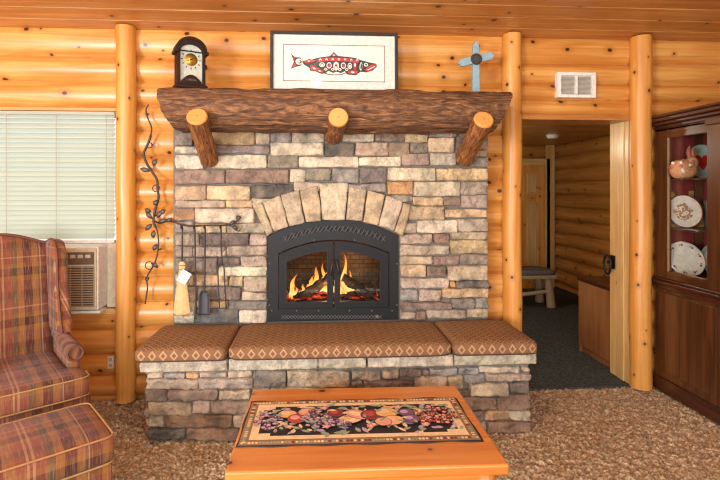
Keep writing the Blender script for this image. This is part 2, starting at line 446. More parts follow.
# ---------------------------------------------------------------- the room
def log_rows(mb, a0, a1, seams, axis='x', face=0.0, sgn=1.0, depth=0.05, m=0, n=10):
    # axis 'x': rows run along X on the plane Y = face, bulging to -Y;  axis 'y': along Y on X = face, bulging to -X * sgn
    for z1, z0 in zip(seams[:-1], seams[1:]):
        sd = random.random() * 60; zc, hh = (z0 + z1) / 2, (z1 - z0) / 2
        prev = None
        for k in range(n + 1):
            t = -1 + 2 * k / n
            d = depth * (1 - sqrt(1 - (0.94 * t) ** 2)) / (1 - sqrt(1 - 0.94 ** 2))
            z = zc + t * hh
            if axis == 'x': p = [mb.vert((a0, face + d, z)), mb.vert((a1, face + d, z))]
            else: p = [mb.vert((face + sgn * d, a0, z)), mb.vert((face + sgn * d, a1, z))]
            v = sd * 1.3 + t * hh * 1.15
            if prev:
                uv = [(a0 + sd, pv), (a1 + sd, pv), (a1 + sd, v), (a0 + sd, v)]
                q = [prev[0], prev[1], p[1], p[0]]
                mb.face(q, uv, m, True)
            prev = p; pv = v
XP1, XP2, XP3 = UX(126, -0.03), UX(512, -0.03), UX(640.5, -0.03)
FX0, FX1 = UX(172.5, -0.10), UX(488, -0.10)          # stone facade edges
WX1 = UX(115.5, 0.0); WX0 = -2.75; WZ0, WZ1 = 0.63, 2.05
DX0, DX1 = UX(521, 0.0), 2.385; DZ = 2.03
ZT = 2.645; PITCH = 0.1767
LX, RX, BY = -4.9, 3.95, -5.4
std = [2.615 + 0.05] + [2.615 - k * PITCH for k in range(1, 15)] + [0.0]
mb = MB()
log_rows(mb, WX0, XP1, [2.665, 2.438, 2.262, WZ1 + 0.02])
log_rows(mb, LX, WX0, std)
log_rows(mb, WX0, XP1, [WZ0, 0.475, 0.30, 0.15, 0.0])
log_rows(mb, XP1, FX0 + 0.03, std)
log_rows(mb, FX0 + 0.03, FX1 - 0.03, [z for z in std if z > 1.7])
log_rows(mb, FX1 - 0.03, XP2, std)
log_rows(mb, XP2, XP3, [ZT, 2.44, 2.29, 2.165, DZ])
log_rows(mb, XP3 - 0.05, RX, [ZT, 2.46, 2.285, 2.165] + [2.02 - k * PITCH for k in range(12)] + [0.0])
# solid core behind the log faces
for x0, x1, z0, z1 in ((LX, WX0, 0, 2.66), (WX0, WX1, WZ1, 2.66), (WX0, WX1, 0, WZ0), (WX1, -0.75, 0, 2.66), (-0.75, 0.75, 1.5, 2.66), (0.75, DX0, 0, 2.66),
                       (DX0, DX1, DZ, 2.66), (DX1 + 0.02, RX, 0, 2.66)):
    mb.box(x0, x1, 0.052, 0.24, z0 - (0.08 if z0 == 0 else 0), z1, 0)
tag(mb.build('wall_back', M['log']), kind='structure')

# side and rear walls (outside the frame): log walls, rear one with a window and an opening added for fill light
mb = MB(); log_rows(mb, BY, 0.05, [3.3 - k * 0.3 for k in range(12)], 'y', LX, -1.0); mb.box(LX - 0.2, LX - 0.052, BY, 0.24, 0, 3.4)
tag(mb.build('wall_left', M['log']), kind='structure')
mb = MB(); log_rows(mb, BY, 0.05, [3.3 - k * 0.3 for k in range(12)], 'y', RX, 1.0); mb.box(RX + 0.052, RX + 0.2, BY, 0.24, 0, 3.4)
tag(mb.build('wall_right', M['log']), kind='structure')
mb = MB()
OPEN = [(-4.3, -2.75, 0.55, 2.25), (-1.6, 1.7, 0.4, 2.4)]
xs = [LX, -4.3, -2.75, -1.6, 1.7, RX]
for i in range(5):
    x0, x1 = xs[i], xs[i + 1]
    hole = next((o for o in OPEN if abs(o[0] - x0) < 1e-6), None)
    if hole: mb.box(x0, x1, BY - 0.2, BY, 0, hole[2]); mb.box(x0, x1, BY - 0.2, BY, hole[3], 3.4)
    else: mb.box(x0, x1, BY - 0.2, BY, 0, 3.4, along=0)
tag(mb.build('wall_rear', M['log']), kind='structure')
# ceiling boards, rising gently towards the viewer
mb = MB(); SL = 0.11; Y = 0.20; k = 0
def zc(y): return 2.628 - SL * y
while Y > BY:
    w = 0.07 if False else 0.165
    y0, y1 = Y, max(BY - 0.1, Y - w); sd = random.random() * 50
    xs = sorted([LX, RX] + ([random.uniform(-2.5, 2.5)] if k % 2 else [random.uniform(-3, -1), random.uniform(1, 3)]))
    for a, b in zip(xs[:-1], xs[1:]):
        sd = random.random() * 50
        prof = [(y0, 0.016), (y0 - 0.009, 0.0), (y1 + 0.009, 0.0), (y1, 0.016)]
        for (ya, ha), (yb, hb) in zip(prof[:-1], prof[1:]):
            q = [mb.vert((a, ya, zc(ya) + ha)), mb.vert((b, ya, zc(ya) + ha)), mb.vert((b, yb, zc(yb) + hb)), mb.vert((a, yb, zc(yb) + hb))]
            mb.face(q[::-1], [(a + sd, ya + sd), (b + sd, ya + sd), (b + sd, yb + sd), (a + sd, yb + sd)][::-1], 0)
    Y -= w; k += 1
q = [mb.vert(p) for p in ((LX - .2, 0.24, zc(0.24) + .05), (RX + .2, 0.24, zc(0.24) + .05), (RX + .2, BY - .2, zc(BY - .2) + .05), (LX - .2, BY - .2, zc(BY - .2) + .05))]
mb.face(q, None, 0)
tag(mb.build('ceiling', M['board']), kind='structure')
# carpeted floor: a shaggy surface where it is near the eye, plain beyond
mb = MB(); mb.box(LX, RX, BY, 0.06, -0.08, -0.03)
gx0, gx1, gy0, gy1 = -2.3, 3.2, -3.1, -0.0
NX, NY = 560, 316
rs = np.random.RandomState(3)
def blur(a):
    return (a + np.roll(a, 1, 0) + np.roll(a, -1, 0) + np.roll(a, 1, 1) + np.roll(a, -1, 1)) / 5
H = rs.rand(NY + 1, NX + 1); H2 = blur(blur(rs.rand(NY + 1, NX + 1))); H3 = blur(blur(blur(blur(blur(rs.rand(NY + 1, NX + 1))))))
H = -0.026 + 0.016 * H + 0.036 * (H2 - 0.5) + 0.045 * (H3 - 0.5)
H = np.minimum(H, -0.001)
off = len(mb.v)
jx = (rs.rand(NY + 1, NX + 1) - .5) * 0.6; jy = (rs.rand(NY + 1, NX + 1) - .5) * 0.6
for j in range(NY + 1):
    for i in range(NX + 1):
        mb.v.append((gx0 + (gx1 - gx0) * (i + jx[j, i]) / NX, min(0.0, gy0 + (gy1 - gy0) * (j + jy[j, i]) / NY), float(H[j, i])))
for j in range(NY):
    for i in range(NX):
        a = off + j * (NX + 1) + i
        mb.f.append((a, a + 1, a + NX + 2, a + NX + 1)); mb.uv.append([(0, 0)] * 4); mb.mi.append(0); mb.sm.append(False); mb.c.append((1, 1, 1, 1))
tag(mb.build('floor', M['carpet']), kind='structure')
# vertical log posts in front of the wall
def post(x, r, label, ztop):
    mb = MB(); sd = random.random() * 20
    prof = [(r * (1 + 0.02 * sin(k * 1.7 + x)), ztop * k / 16) for k in range(17)]
    path = [(x + 0.004 * sin(k * 0.9 + x * 3), -0.03, p[1]) for k, p in enumerate(prof)]
    mb.tube(path, [p[0] for p in prof], 22, True, useed=sd)
    return tag(mb.build('log_post', M['post']), label, 'log post', kind='structure')
post(XP1, 0.066, 'peeled pine log post standing between the window blind and the iron vine', 2.628)
post(XP2, 0.068, 'peeled pine log post between the stone chimney and the doorway', 2.628)
post(XP3, 0.075, 'peeled pine log post between the doorway and the china cabinet', 2.628)
# doorway jamb planks (three boards deep) and head board
mb = MB()
for y0, y1, dx in ((-0.012, 0.075, 0.0), (0.079, 0.165, 0.006), (0.169, 0.262, 0.0)): mb.box(DX1 - dx - 0.005, DX1 + 0.05, y0, y1, 0, DZ, along=2)
tag(mb.build('trim_1', M['raw'], bevel=0.004), kind='structure')
mb = MB(); mb.box(DX0, DX1 - 0.01, 0.0, 0.26, DZ - 0.022, DZ + 0.02, along=0); tag(mb.build('trim_2', M['board'], bevel=0.004), kind='structure')
mb = MB(); mb.box(DX0 - 0.06, DX0 - 0.02, 0.0, 0.26, 0, DZ, along=2); tag(mb.build('trim_3', M['raw'], bevel=0.004), kind='structure')

# ---------------------------------------------------------------- window, blind, air conditioner
w = thing('window_1', None, None, (0, 0, 0), kind='structure')
mb = MB(); mb.ring(rect(WX0, WX1 + 0.02, WZ0 - 0.02, WZ1 + 0.01), rect(WX0 + 0.04, WX1 - 0.03, WZ0 + 0.03, WZ1 - 0.03), 0.10, 0.20); mb.build('window_frame', M['raw'], w)
mb = MB(); mb.box(WX0 + 0.03, WX1 - 0.02, 0.15, 0.156, WZ0 + 0.02, WZ1 - 0.02); mb.build('pane', M['glass'], w)
mb = MB(); mb.box(WX0, WX1, 0.0, 0.16, WZ0 - 0.03, WZ0 + 0.005, along=0); mb.build('window_sill', M['raw'], w)
# the blind
bz0 = U(60, 243, 0.04)[1]; bz1 = WZ1 - 0.01
bl = thing('window_blind', 'pale horizontal slatted blind lowered over the window above the air conditioner', 'blind', (WX0 + 0.02, 0.05, bz0))
bx1 = WX1 - 0.025
mb = MB(); ns = 26; p = (bz1 - 0.022 - bz0 - 0.02) / ns
for k in range(ns):
    z = bz0 + 0.03 + (k + 0.5) * p; ang = rad(47 + 2 * sin(k * 2.1)); hw = 0.0235
    pr = []
    for t in (-1, -0.5, 0, 0.5, 1): pr.append((0.05 + t * hw * cos(ang) , z + t * hw * sin(ang) + 0.004 * (1 - t * t)))
    for (ya, za), (yb, zb) in zip(pr[:-1], pr[1:]):
        mb.face([mb.vert((WX0 + 0.03, ya, za)), mb.vert((bx1, ya, za)), mb.vert((bx1, yb, zb)), mb.vert((WX0 + 0.03, yb, zb))], None, 0, True)
tag(mb.build('slat_stack', M['slat'], bl, world=True), kind='stuff')
mb = MB(); mb.box(WX0 + 0.02, bx1 + 0.004, 0.03, 0.075, bz1 - 0.022, bz1); mb.build('headrail', M['slat'], bl, world=True)
mb = MB(); mb.box(WX0 + 0.025, bx1 + 0.002, 0.035, 0.062, bz0, bz0 + 0.018); mb.build('bottom_rail', M['white'], bl, world=True)
for px in (6, 56, 106):
    mb = MB(); x = UX(px, 0.02); mb.tube([(x, 0.022, bz0 + 0.01), (x, 0.022, bz1 - 0.03)], 0.0016, 6); mb.build('lift_cord', M['acgrille'], bl, world=True)
# air conditioner
ax1 = UX(105, 0.0) - 0.005; ax0 = ax1 - 0.52; az1 = U(96, 247, -0.11)[1]; az0 = U(96, 311, -0.11)[1]
ac = thing('air_conditioner', 'cream window air conditioner fitted below the blind, behind the armchair wing', 'air conditioner', ((ax0 + ax1) / 2, 0.0, az0))
mb = MB(); mb.box(ax0, ax1, -0.095, 0.12, az0, az1); mb.build('body', M['white'], ac, bevel=0.012, world=True)
mb = MB(); mb.box(ax0 + 0.005, ax1 - 0.008, -0.110, -0.09, az0 + 0.008, az1 - 0.006); mb.build('front_panel', M['offwhite'], ac, bevel=0.008, world=True)
zt = az1 - 0.035; zp = zt - 0.085
mb = MB(); mb.box(ax0 + 0.03, ax1 - 0.02, -0.114, -0.108, zp, zt)
cp = mb.build('control_panel', M['acpanel'], ac, world=True)
for k in range(5):
    mb = MB(); x = ax1 - 0.06 - k * 0.05; mb.box(x - 0.017, x + 0.017, -0.117, -0.113, zp + 0.045, zp + 0.068); mb.build('button', M['offwhite'], cp, world=True)
mb = MB(); mb.box(ax0 + 0.03, ax1 - 0.02, -0.112, -0.108, az0 + 0.03, zp - 0.012, 0)
g = mb.build('intake_grille', M['acdark'], ac, world=True)
mb = MB(); n = 17
for k in range(n):
    z = az0 + 0.036 + k * (zp - 0.018 - az0 - 0.036) / (n - 1); mb.box(ax0 + 0.03, ax1 - 0.02, -0.118, -0.110, z - 0.0035, z + 0.0035)
for k in range(7):
    x = ax0 + 0.03 + k * (ax1 - ax0 - 0.05) / 6; mb.box(x - 0.003, x + 0.003, -0.117, -0.109, az0 + 0.03, zp - 0.012)
tag(mb.build('louver_grid', M['acgrille'], g, world=True), kind='stuff')
mb = MB(); mb.box(ax1 + 0.004, WX1 - 0.012, 0.04, 0.06, az0 - 0.01, bz0 - 0.005); mb.build('side_curtain', M['offwhite'], ac, world=True)
for k in range(5):
    pass
mb = MB(); mb.box(ax0 - 0.02, ax1 + 0.015, -0.10, 0.0, az0 - 0.018, az0 - 0.002); mb.build('support_bracket', M['white'], ac, world=True)
# outlet on the log below the window
ox, oz = U(111, 362, -0.005)
ot = thing('wall_outlet', 'small cream electrical outlet plate on the low log beside the post', 'outlet', (ox, -0.008, oz))
mb = MB(); mb.box(-0.022, 0.022, -0.006, 0.012, -0.045, 0.045); mb.build('plate', M['offwhite'], ot, bevel=0.003)
for dz in (-0.02, 0.02):
    mb = MB(); mb.box(-0.011, 0.011, -0.008, -0.005, dz - 0.012, dz + 0.012); mb.build('socket', M['acgrille'], ot, bevel=0.002)
# wall vent above the doorway
vx0, vz1 = U(556.5, 72.5, -0.01); vx1, vz0 = U(595, 98, -0.01)
vt = thing('wall_vent', 'white louvred register vent on the logs above the doorway', 'vent', ((vx0 + vx1) / 2, -0.012, (vz0 + vz1) / 2))
hw, hh = (vx1 - vx0) / 2, (vz1 - vz0) / 2
mb = MB(); mb.ring(rect(-hw, hw, -hh, hh), rect(-hw + 0.03, hw - 0.03, -hh + 0.022, hh - 0.022), -0.012, 0.03); mb.box(-0.008, 0.008, -0.012, 0.01, -hh + 0.02, hh - 0.02); mb.build('vent_frame', M['white'], vt)
mb = MB(); mb.box(-hw + 0.02, hw - 0.02, 0.012, 0.03, -hh + 0.02, hh - 0.02); mb.build('vent_backing', M['acgrille'], vt)
mb = MB()
for k in range(15):
    z = -hh + 0.028 + k * (2 * hh - 0.056) / 14
    for a, b in ((-hw + 0.028, -0.008), (0.008, hw - 0.028)):
        mb.face([mb.vert(p) for p in ((a, -0.006, z - 0.004), (b, -0.006, z - 0.004), (b, 0.008, z + 0.005), (a, 0.008, z + 0.005))], None, 0)
tag(mb.build('louvers', M['white'], vt), kind='stuff')

# ---------------------------------------------------------------- the room beyond the doorway
HZ = 2.16; HX = 3.6; HY = 3.6
mb = MB(); mb.box(-0.6, 4.1, 0.0, 4.4, -0.08, -0.004); tag(mb.build('floor_hall', M['hallfloor']), kind='structure')
hs = [HZ + 0.01 - k * 0.19 for k in range(12)] + [0.0]
mb = MB(); log_rows(mb, 0.24, HY + 0.2, hs, 'y', HX, 1.0, 0.06); mb.box(HX + 0.062, HX + 0.2, 0.24, HY + 0.3, 0, 2.4); tag(mb.build('wall_hall_right', M['hall']), kind='structure')
mb = MB(); log_rows(mb, -0.6, HX, hs, 'x', HY, 1.0, 0.06); mb.box(-0.6, HX, HY + 0.062, HY + 0.2, 0, 2.4); tag(mb.build('wall_hall_back', M['hall']), kind='structure')
mb = MB(); mb.box(-0.75, -0.6, 0.24, HY + 0.2, 0, 2.4); tag(mb.build('wall_hall_left', M['hall']), kind='structure')
mb = MB()
for k in range(24):
    y = 0.24 + k * 0.15; mb.box(-0.7, 4.0, y, y + 0.144, HZ, HZ + 0.03, along=0); 
mb.box(-0.7, 4.0, 0.24, HY + 0.2, HZ + 0.03, HZ + 0.06)
tag(mb.build('ceiling_hall', M['hall']), kind='structure')
# corner board and inner door
cxp = HX - 0.07
mb = MB(); mb.box(cxp - 0.06, HX - 0.005, HY - 0.06, HY - 0.005, 0, HZ, along=2); tag(mb.build('trim_4', M['raw'], bevel=0.004), kind='structure')
dx1 = cxp - 0.09; dx0 = dx1 - 0.62; dz = 1.86
d1 = thing('door_1', 'knotty pine panel door at the far end of the next room', 'door', ((dx0 + dx1) / 2, HY - 0.03, 0), kind='structure')
mb = MB(); mb.box(dx0, dx1, HY - 0.05, HY - 0.015, 0.005, dz, along=2); mb.build('door_slab', M['post'], d1, bevel=0.004, world=True)
for a, b, c, d in ((0.10, 0.27, 1.42, 1.74), (0.34, 0.52, 1.42, 1.74), (0.10, 0.27, 0.25, 1.30), (0.34, 0.52, 0.25, 1.30)):
    mb = MB(); mb.ring(rect(dx0 + a, dx0 + b, c, d), rect(dx0 + a + 0.025, dx0 + b - 0.025, c + 0.025, d - 0.025), HY - 0.062, HY - 0.045); mb.box(dx0 + a + 0.03, dx0 + b - 0.03, HY - 0.058, HY - 0.045, c + 0.03, d - 0.03, along=2); mb.build('door_panel', M['raw'], d1, world=True, bevel=0.003)
mb = MB(); mb.ring(rect(dx0 - 0.09, dx1 + 0.08, 0, dz + 0.09), rect(dx0, dx1, 0.001, dz), HY - 0.06, HY - 0.01); mb.build('door_casing', M['raw'], d1, world=True)
# smoke detector
sx, sy = 0, 0
rx, ry = ray(552.5); sz = HZ; dd = (sz - CAM[2]) * FPX / (190 - 135.0); sx, sy = rx * dd, CAM[1] + ry * dd
sd = thing('smoke_detector', 'round white smoke detector on the ceiling of the next room', 'smoke detector', (sx, sy, HZ))
mb = MB(); mb.lathe([(0.0, -0.045), (0.055, -0.043), (0.065, -0.03), (0.068, -0.012)], n=24); mb.build('cover', M['white'], sd)
mb = MB(); mb.lathe([(0.075, -0.014), (0.075, 0.0)], n=24); mb.build('mounting_ring', M['white'], sd)
# low brown cabinet just inside the doorway
dk = thing('low_cabinet', 'low brown wooden cabinet just inside the doorway with dark top', 'cabinet', (2.63, 0.54, 0))
dxl = 2.415; y0, y1 = 0.27, 0.80; zt = 0.68
mb = MB(); mb.box(dxl + 0.015, 2.86, y0, y1 - 0.015, 0.0, zt - 0.03, along=2); mb.build('carcass', M['dresser'], dk, world=True, bevel=0.003)
mb = MB(); mb.box(dxl - 0.005, 2.87, y0 - 0.005, y1 + 0.01, zt - 0.03, zt, along=1); mb.build('top', M['cherrytop'], dk, world=True, bevel=0.005)
mb = MB(); mb.box(dxl + 0.005, dxl + 0.02, y1 - 0.04, y1, 0.0, zt - 0.03, along=2); mb.build('corner_stile', M['dresser'], dk, world=True, bevel=0.003)
mb = MB(); mb.box(dxl, dxl + 0.02, y0, y1 - 0.045, 0.06, zt - 0.035, along=2); mb.build('side_panel', M['dresser'], dk, world=True, bevel=0.004)
# rustic bench
rx, ry = ray(537); bY = 2.55; bx = rx / ry * (bY + 3.5)
bn = thing('log_bench', 'rustic log legged bench with a padded top in the next room', 'bench', (bx - 0.25, bY, 0))
mb = MB(); mb.box(-0.42, 0.42, -0.2, 0.2, 0.36, 0.41, along=0); mb.build('seat_plank', M['logbench'], bn, bevel=0.012)
mb = MB(); mb.sell((0, 0, 0.435), (0.42, 0.2, 0.035), 0.25, 28, 10); mb.build('seat_pad', M['benchpad'], bn)
for sxx in (-1, 1):
    for syy in (-1, 1):
        mb = MB(); mb.tube([(sxx * 0.36, syy * 0.16, 0.0), (sxx * 0.345, syy * 0.15, 0.18), (sxx * 0.32, syy * 0.14, 0.37)], [0.055, 0.05, 0.048], 12, mcap=0); mb.build('leg', M['logbench'], bn)
mb = MB(); mb.tube([(-0.34, -0.15, 0.13), (0.34, -0.15, 0.2)], 0.025, 10); mb.build('stretcher', M['logbench'], bn)
pw = thing('throw_pillow', 'blue grey striped pillow propped on the log bench', 'pillow', (bx - 0.42, bY, 0.475))
mb = MB(); mb.sell((0, 0.02, 0.16), (0.19, 0.07, 0.16), 0.5, 24, 14); mb.build('cushion', M['bluegrey'], pw)
mb = MB(); mb.tube([(0.19 * math.copysign(abs(cos(a)) ** 0.5, cos(a)), 0.02, 0.16 + 0.16 * math.copysign(abs(sin(a)) ** 0.5, sin(a))) for a in [k * pi / 20 for k in range(40)]], 0.006, 6, closed=True); mb.build('piping', M['white'], pw)
# iron ring pull on the far edge of the jamb
kx, kz = U(609, 262, 0.215)
kn = thing('door_pull', 'black iron ring pull on the edge of the pale doorway jamb', 'door handle', (DX1 - 0.006, 0.215, kz))
mb = MB(); mb.box(-0.008, 0.0, -0.03, 0.03, -0.055, 0.055); mb.build('back_plate', M['black'], kn, bevel=0.004)
mb = MB(); mb.tube([(0.0, 0, 0), (-0.05, 0, 0)], 0.012, 10); mb.build('stem', M['black'], kn)
mb = MB(); mb.tube([(-0.05, 0.05 * cos(a) * 0.9, -0.02 + 0.075 * sin(a)) for a in [k * pi / 14 for k in range(28)]], 0.009, 8, closed=True); mb.build('ring', M['black'], kn)
# grass and sky-side ground outside the window
mb = MB(); mb.box(-14, -0.8, 0.3, 14, -0.4, -0.3); tag(mb.build('lawn', M['grass']), 'green lawn outside the window beyond the log wall', 'lawn', kind='structure')
# ---------------------------------------------------------------- the stone fireplace
PAL = dict(P=(146, 135, 120), M=(180, 164, 144), R=(148, 129, 113), B=(148, 122, 102), T=(190, 158, 118), C=(214, 200, 174), E=(192, 172, 142), H=(208, 180, 142), O=(196, 152, 110),
           G=(148, 142, 130), K=(194, 175, 150), D=(104, 99, 92), U=(124, 113, 104), S=(146, 144, 140), W=(200, 186, 160))
FY = -0.10
facade = """176 132 194 146 P|204 131 255 145 T|256 131 270 144 E|271 131 291 143 P|291.5 130 324 143 K|176 147 200 153.5 C|216 145.5 269.5 153.5 P|270.5 143 324 155.5 C
176 155.5 204 169 C|212 155.5 267 168.5 C|268 155.5 298 168 P|299 157 358 167.5 C|175.5 170.5 225.5 184 R|226.5 170 289 183.5 R|290 169.5 305 182 W|305 169 331 180 G
176 186 206.5 200 H|207.5 186 250.5 200 H|251.5 184.5 294 198 D|294 182.5 320 191 C|176 200.5 225.5 207.5 M|226.5 200.5 253 207.5 H|252 198 272 205 W
342 131 373 142 C|325 131 341 142 E|375 132 404 141.5 B|405 133 427 143 H|428 132 456 137.5 G|325 144 353.5 157 D|355.5 143 387.5 156 E|388 143 409 156 B|410 143.5 427 153 P|427.5 138 453 152.5 H
358.5 157 400.5 166 C|401.5 154 428 165.5 R|429 153.5 455 166 M|456 131 486.5 149.5 B|456 150.5 486.5 157 T|462 157.5 486.5 167 P
332 169 358.5 183 G|359.5 168 386.5 183 U|387.5 168 435 180.5 C|436 168.5 486.5 180.5 H|345 184 386 192 G|387 182 412.5 194.5 O|413 182 459.5 196 C|460.5 182 486.5 194.5 M
390 195.5 412 202 G|411.5 197 442 205.5 H|443 197 459.5 206 R|460.5 195.5 486.5 207.5 M|408 206.5 443.5 219.5 E|444.5 209.5 486.5 217.5 H|403 223 416 233 M|417 220.5 456.5 232.5 C|457 219 486.5 231 M
399.5 234.5 431.5 243.5 K|433 234 448 243 B|450 232 486.5 239 M|400 245 448.5 254.5 K|449.5 240 487 253 H|400 256.5 432 264 E|433 256 459 264.5 R|460 254.5 487 264 P
400.5 265 425 276.5 H|426.5 266 445 275.5 R|446.5 265.5 487 279.5 K|400.5 277.5 448 287.5 M|449 280.5 454 286.5 O|455 280.5 487.5 286.5 D|400.5 289.5 417 300.5 G|418.5 289 440.5 300.5 M|442 288 487.5 297 H
401 302 450.5 309 R|451 298 474 307.5 U|474.5 298 487 307.5 G|400.5 311 414.5 318 M|415.5 310.5 425.5 318.5 R|426.5 309 466 317 M|467 308.5 487 317 E
175.5 208.5 195 220 O|196 208.5 255 222.5 C|176 221.5 194 232 M|195 224 227 232.5 H|227.5 223.5 265 232.5 M|176.5 233.5 200 245 M|201 233.5 249 245 U|250.5 234 267 245 M
176.5 246.5 193.5 256 M|194.5 246.5 226 256 K|227 246 267 255 M|176 257.5 218 272 U|219 257 240.5 265 U|241.5 256 267 266 M|219 266.5 267 275 C|176.5 274 194 285 K|195 274 228.5 285 T|229.5 276 243 285 H|244 276.5 267 290.5 M
176 286.5 198 300 K|199 286.5 241 299.5 U|242 292 267 299 E|176 301 195 313.5 W|196 300.5 228 307 T|229 300.5 267 308.5 U|175 314.5 195.5 322 C|196 308 238.5 322 D|239.5 309.5 267 322 C"""
hearth_front = """148.5 371.5 163.5 376.5 E|165 371.5 186.5 377 G|187.5 372.5 199 377 O|200 371.5 227.5 376 M|229 370 252 376.5 W|148 378 198.5 388 M|199.5 377.5 253 387.5 M
146.5 389 168 400.5 U|169 389 218.5 399 R|219.5 389 250 398.5 W|149 401 192 413.5 K|193.5 400 210.5 412 K|211 400 252 412 R|149.5 414.5 164.5 425 W|165.5 413.5 233 426 B|234 413 255 426 K|149.5 427 186.5 438 D|187.5 427 240 438 B
253.5 369.8 286.5 386 P|287.5 369.5 349 386 K|351 369.5 380 379 M|382 369 398.5 376.5 E|399.5 368.5 421 376.5 R|363 379.5 413 388.5 U|351 380 362 388.5 G|271 387 332 391 E|333 387 362 391 M|253.5 387 270 398 G
428 367.5 456.5 374.5 S|422 368 427.5 374.5 R|457.5 366.5 477.5 373.5 S|478.5 366 519 371.5 C|520 366 527 371 W|414 376 446 388 K|447 375.5 462.5 387.5 E|463.5 374 483.5 382.5 S|484.5 372.5 529 380 K
448.5 388.5 468.5 395 U|469 383.5 507 394.5 C|508 381.5 527 392 U|453 396 495.5 408 B|496.5 393 527.5 408.5 R|420 389 447.5 400 M|463 409.5 483 420 R|484 409.5 508 418.5 T|509 410 529 418.5 W|472 421 485 431 G|486 420 529.5 431 B
430 401 452 412 M|446 413 462 424 B|452 425 471 433 U|253 399 290 412 M|291 392 330 404 B|331 392 370 404 K|371 390 412 402 R|256 413 300 426 P|291 405 345 414 M|346 405 400 415 B|401 403 429 414 E|301 415 352 428 K|353 416 412 428 M|413 415 445 427 T|241 427 300 438 R|301 429 360 437 G|361 429 430 436 B"""
cap = "140 359.6 227.5 370.6|228.5 359 317.8 369.6|318.6 358.3 366.4 368.8|367.2 357.6 453 367.4|454 355.6 536.5 365.4"
def stone(mb, pts, y, depth=0.032, col=(1, 1, 1, 1), amp=0.009, cell=0.012, cornercut=0.32, axis='xz'):
    # pts: bl, br, tr, tl in the plane; a rounded, rock-faced block standing proud of the mortar
    bl, br, tr, tl = [Vector((p[0], p[1], 0)) for p in pts]
    W = ((br - bl).length + (tr - tl).length) / 2; Hh = ((tl - bl).length + (tr - br).length) / 2
    e = 0.0075
    def cuts(L):
        n = max(2, int(L / cell)); a = min(0.24, e / L)
        return [0, a * 0.35, a] + [a + (1 - 2 * a) * k / n for k in range(1, n)] + [1 - a, 1 - a * 0.35, 1]
    us, vs = cuts(W), cuts(Hh); sd = Vector((random.random() * 90, random.random() * 90, random.random() * 90))
    tilt = (random.uniform(-1, 1) * 0.006, random.uniform(-1, 1) * 0.006); dd = depth * random.uniform(0.8, 1.25)
    I = []
    for v in vs:
        row = []
        for u in us:
            p = (bl * (1 - u) + br * u) * (1 - v) + (tl * (1 - u) + tr * u) * v
            d = min(u * W, (1 - u) * W, v * Hh, (1 - v) * Hh)
            # round the corners a little
            du, dv = min(u, 1 - u) * W, min(v, 1 - v) * Hh
            k = max(0, 1 - (du + dv) / (2.2 * e))
            cen = (bl + br + tr + tl) / 4
            p = p + (cen - p).normalized() * k * cornercut * e * 2
            q = Vector((p.x, p.y, 0)) * 9 + sd
            wob = noise.noise(q * 3.0)
            t = min(1, d / e); prof = sqrt(max(0, 1 - (1 - t) ** 2))
            h = dd * (0.12 + 0.88 * prof) if d > 1e-6 else -0.012
            h += prof * (amp * 2.0 * noise.noise(q * 1.4) + amp * 1.5 * noise.noise(q * 3.5) + amp * 0.9 * noise.noise(q * 9) + tilt[0] * (u - .5) * 2 + tilt[1] * (v - .5) * 2)
            if d < e: p = p + Vector((noise.noise(q * 1.6), noise.noise(q * 1.6 + Vector((5, 5, 5))), 0)) * 0.0065
            row.append(mb.vert((p.x, y - h, p.y) if axis == 'xz' else (y - h, -p.x, p.y) if axis == 'l' else (y + h, p.x, p.y)))
        I.append(row)
    for j in range(len(vs) - 1):
        for i in range(len(us) - 1):
            mb.face([I[j][i], I[j][i + 1], I[j + 1][i + 1], I[j + 1][i]], None, 0, True, col)
def shade(key, j=9):
    r, g, b = PAL[key]; k = random.uniform(-j, j)
    c = lin(max(0, r + k + random.uniform(-4, 4)), max(0, g + k + random.uniform(-3, 3)), max(0, b + k + random.uniform(-4, 4)))
    return c
def px_stones(mb, txt, Y, depth):
    for it in txt.replace('\n', '|').split('|'):
        a = it.split()
        if len(a) < 5: continue
        x0, y0, x1, y1 = map(float, a[:4]); j = lambda: random.uniform(-0.35, 0.35)
        q = [(x0 - .35 + j(), y1 + .35 + j()), (x1 + .35 + j(), y1 + .35 + j()), (x1 + .35 + j(), y0 - .35 + j()), (x0 - .35 + j(), y0 - .35 + j())]
        stone(mb, [U(px, py, Y) for px, py in q], Y, depth, shade(a[4]))
fp = thing('stone_fireplace', 'stacked ledge stone fireplace with an arched opening and raised stone hearth', 'fireplace', (0.12, FY, 0))
mb = MB(); px_stones(mb, facade, FY, 0.030)
# hidden upper courses behind the mantel and side returns
z = U(300, 130, FY)[1] + 0.008
for row in range(2):
    x = FX0 + 0.02
    while x < FX1 - 0.05:
        wd = min(random.uniform(0.15, 0.4), FX1 - 0.01 - x); stone(mb, [(x, z), (x + wd - 0.008, z), (x + wd - 0.008, z + 0.085), (x, z + 0.085)], FY, 0.022, shade(random.choice('PCHMG')), cell=0.03); x += wd
    z += 0.092
mb.build('chimney_stones', M['stone'], fp, world=True)
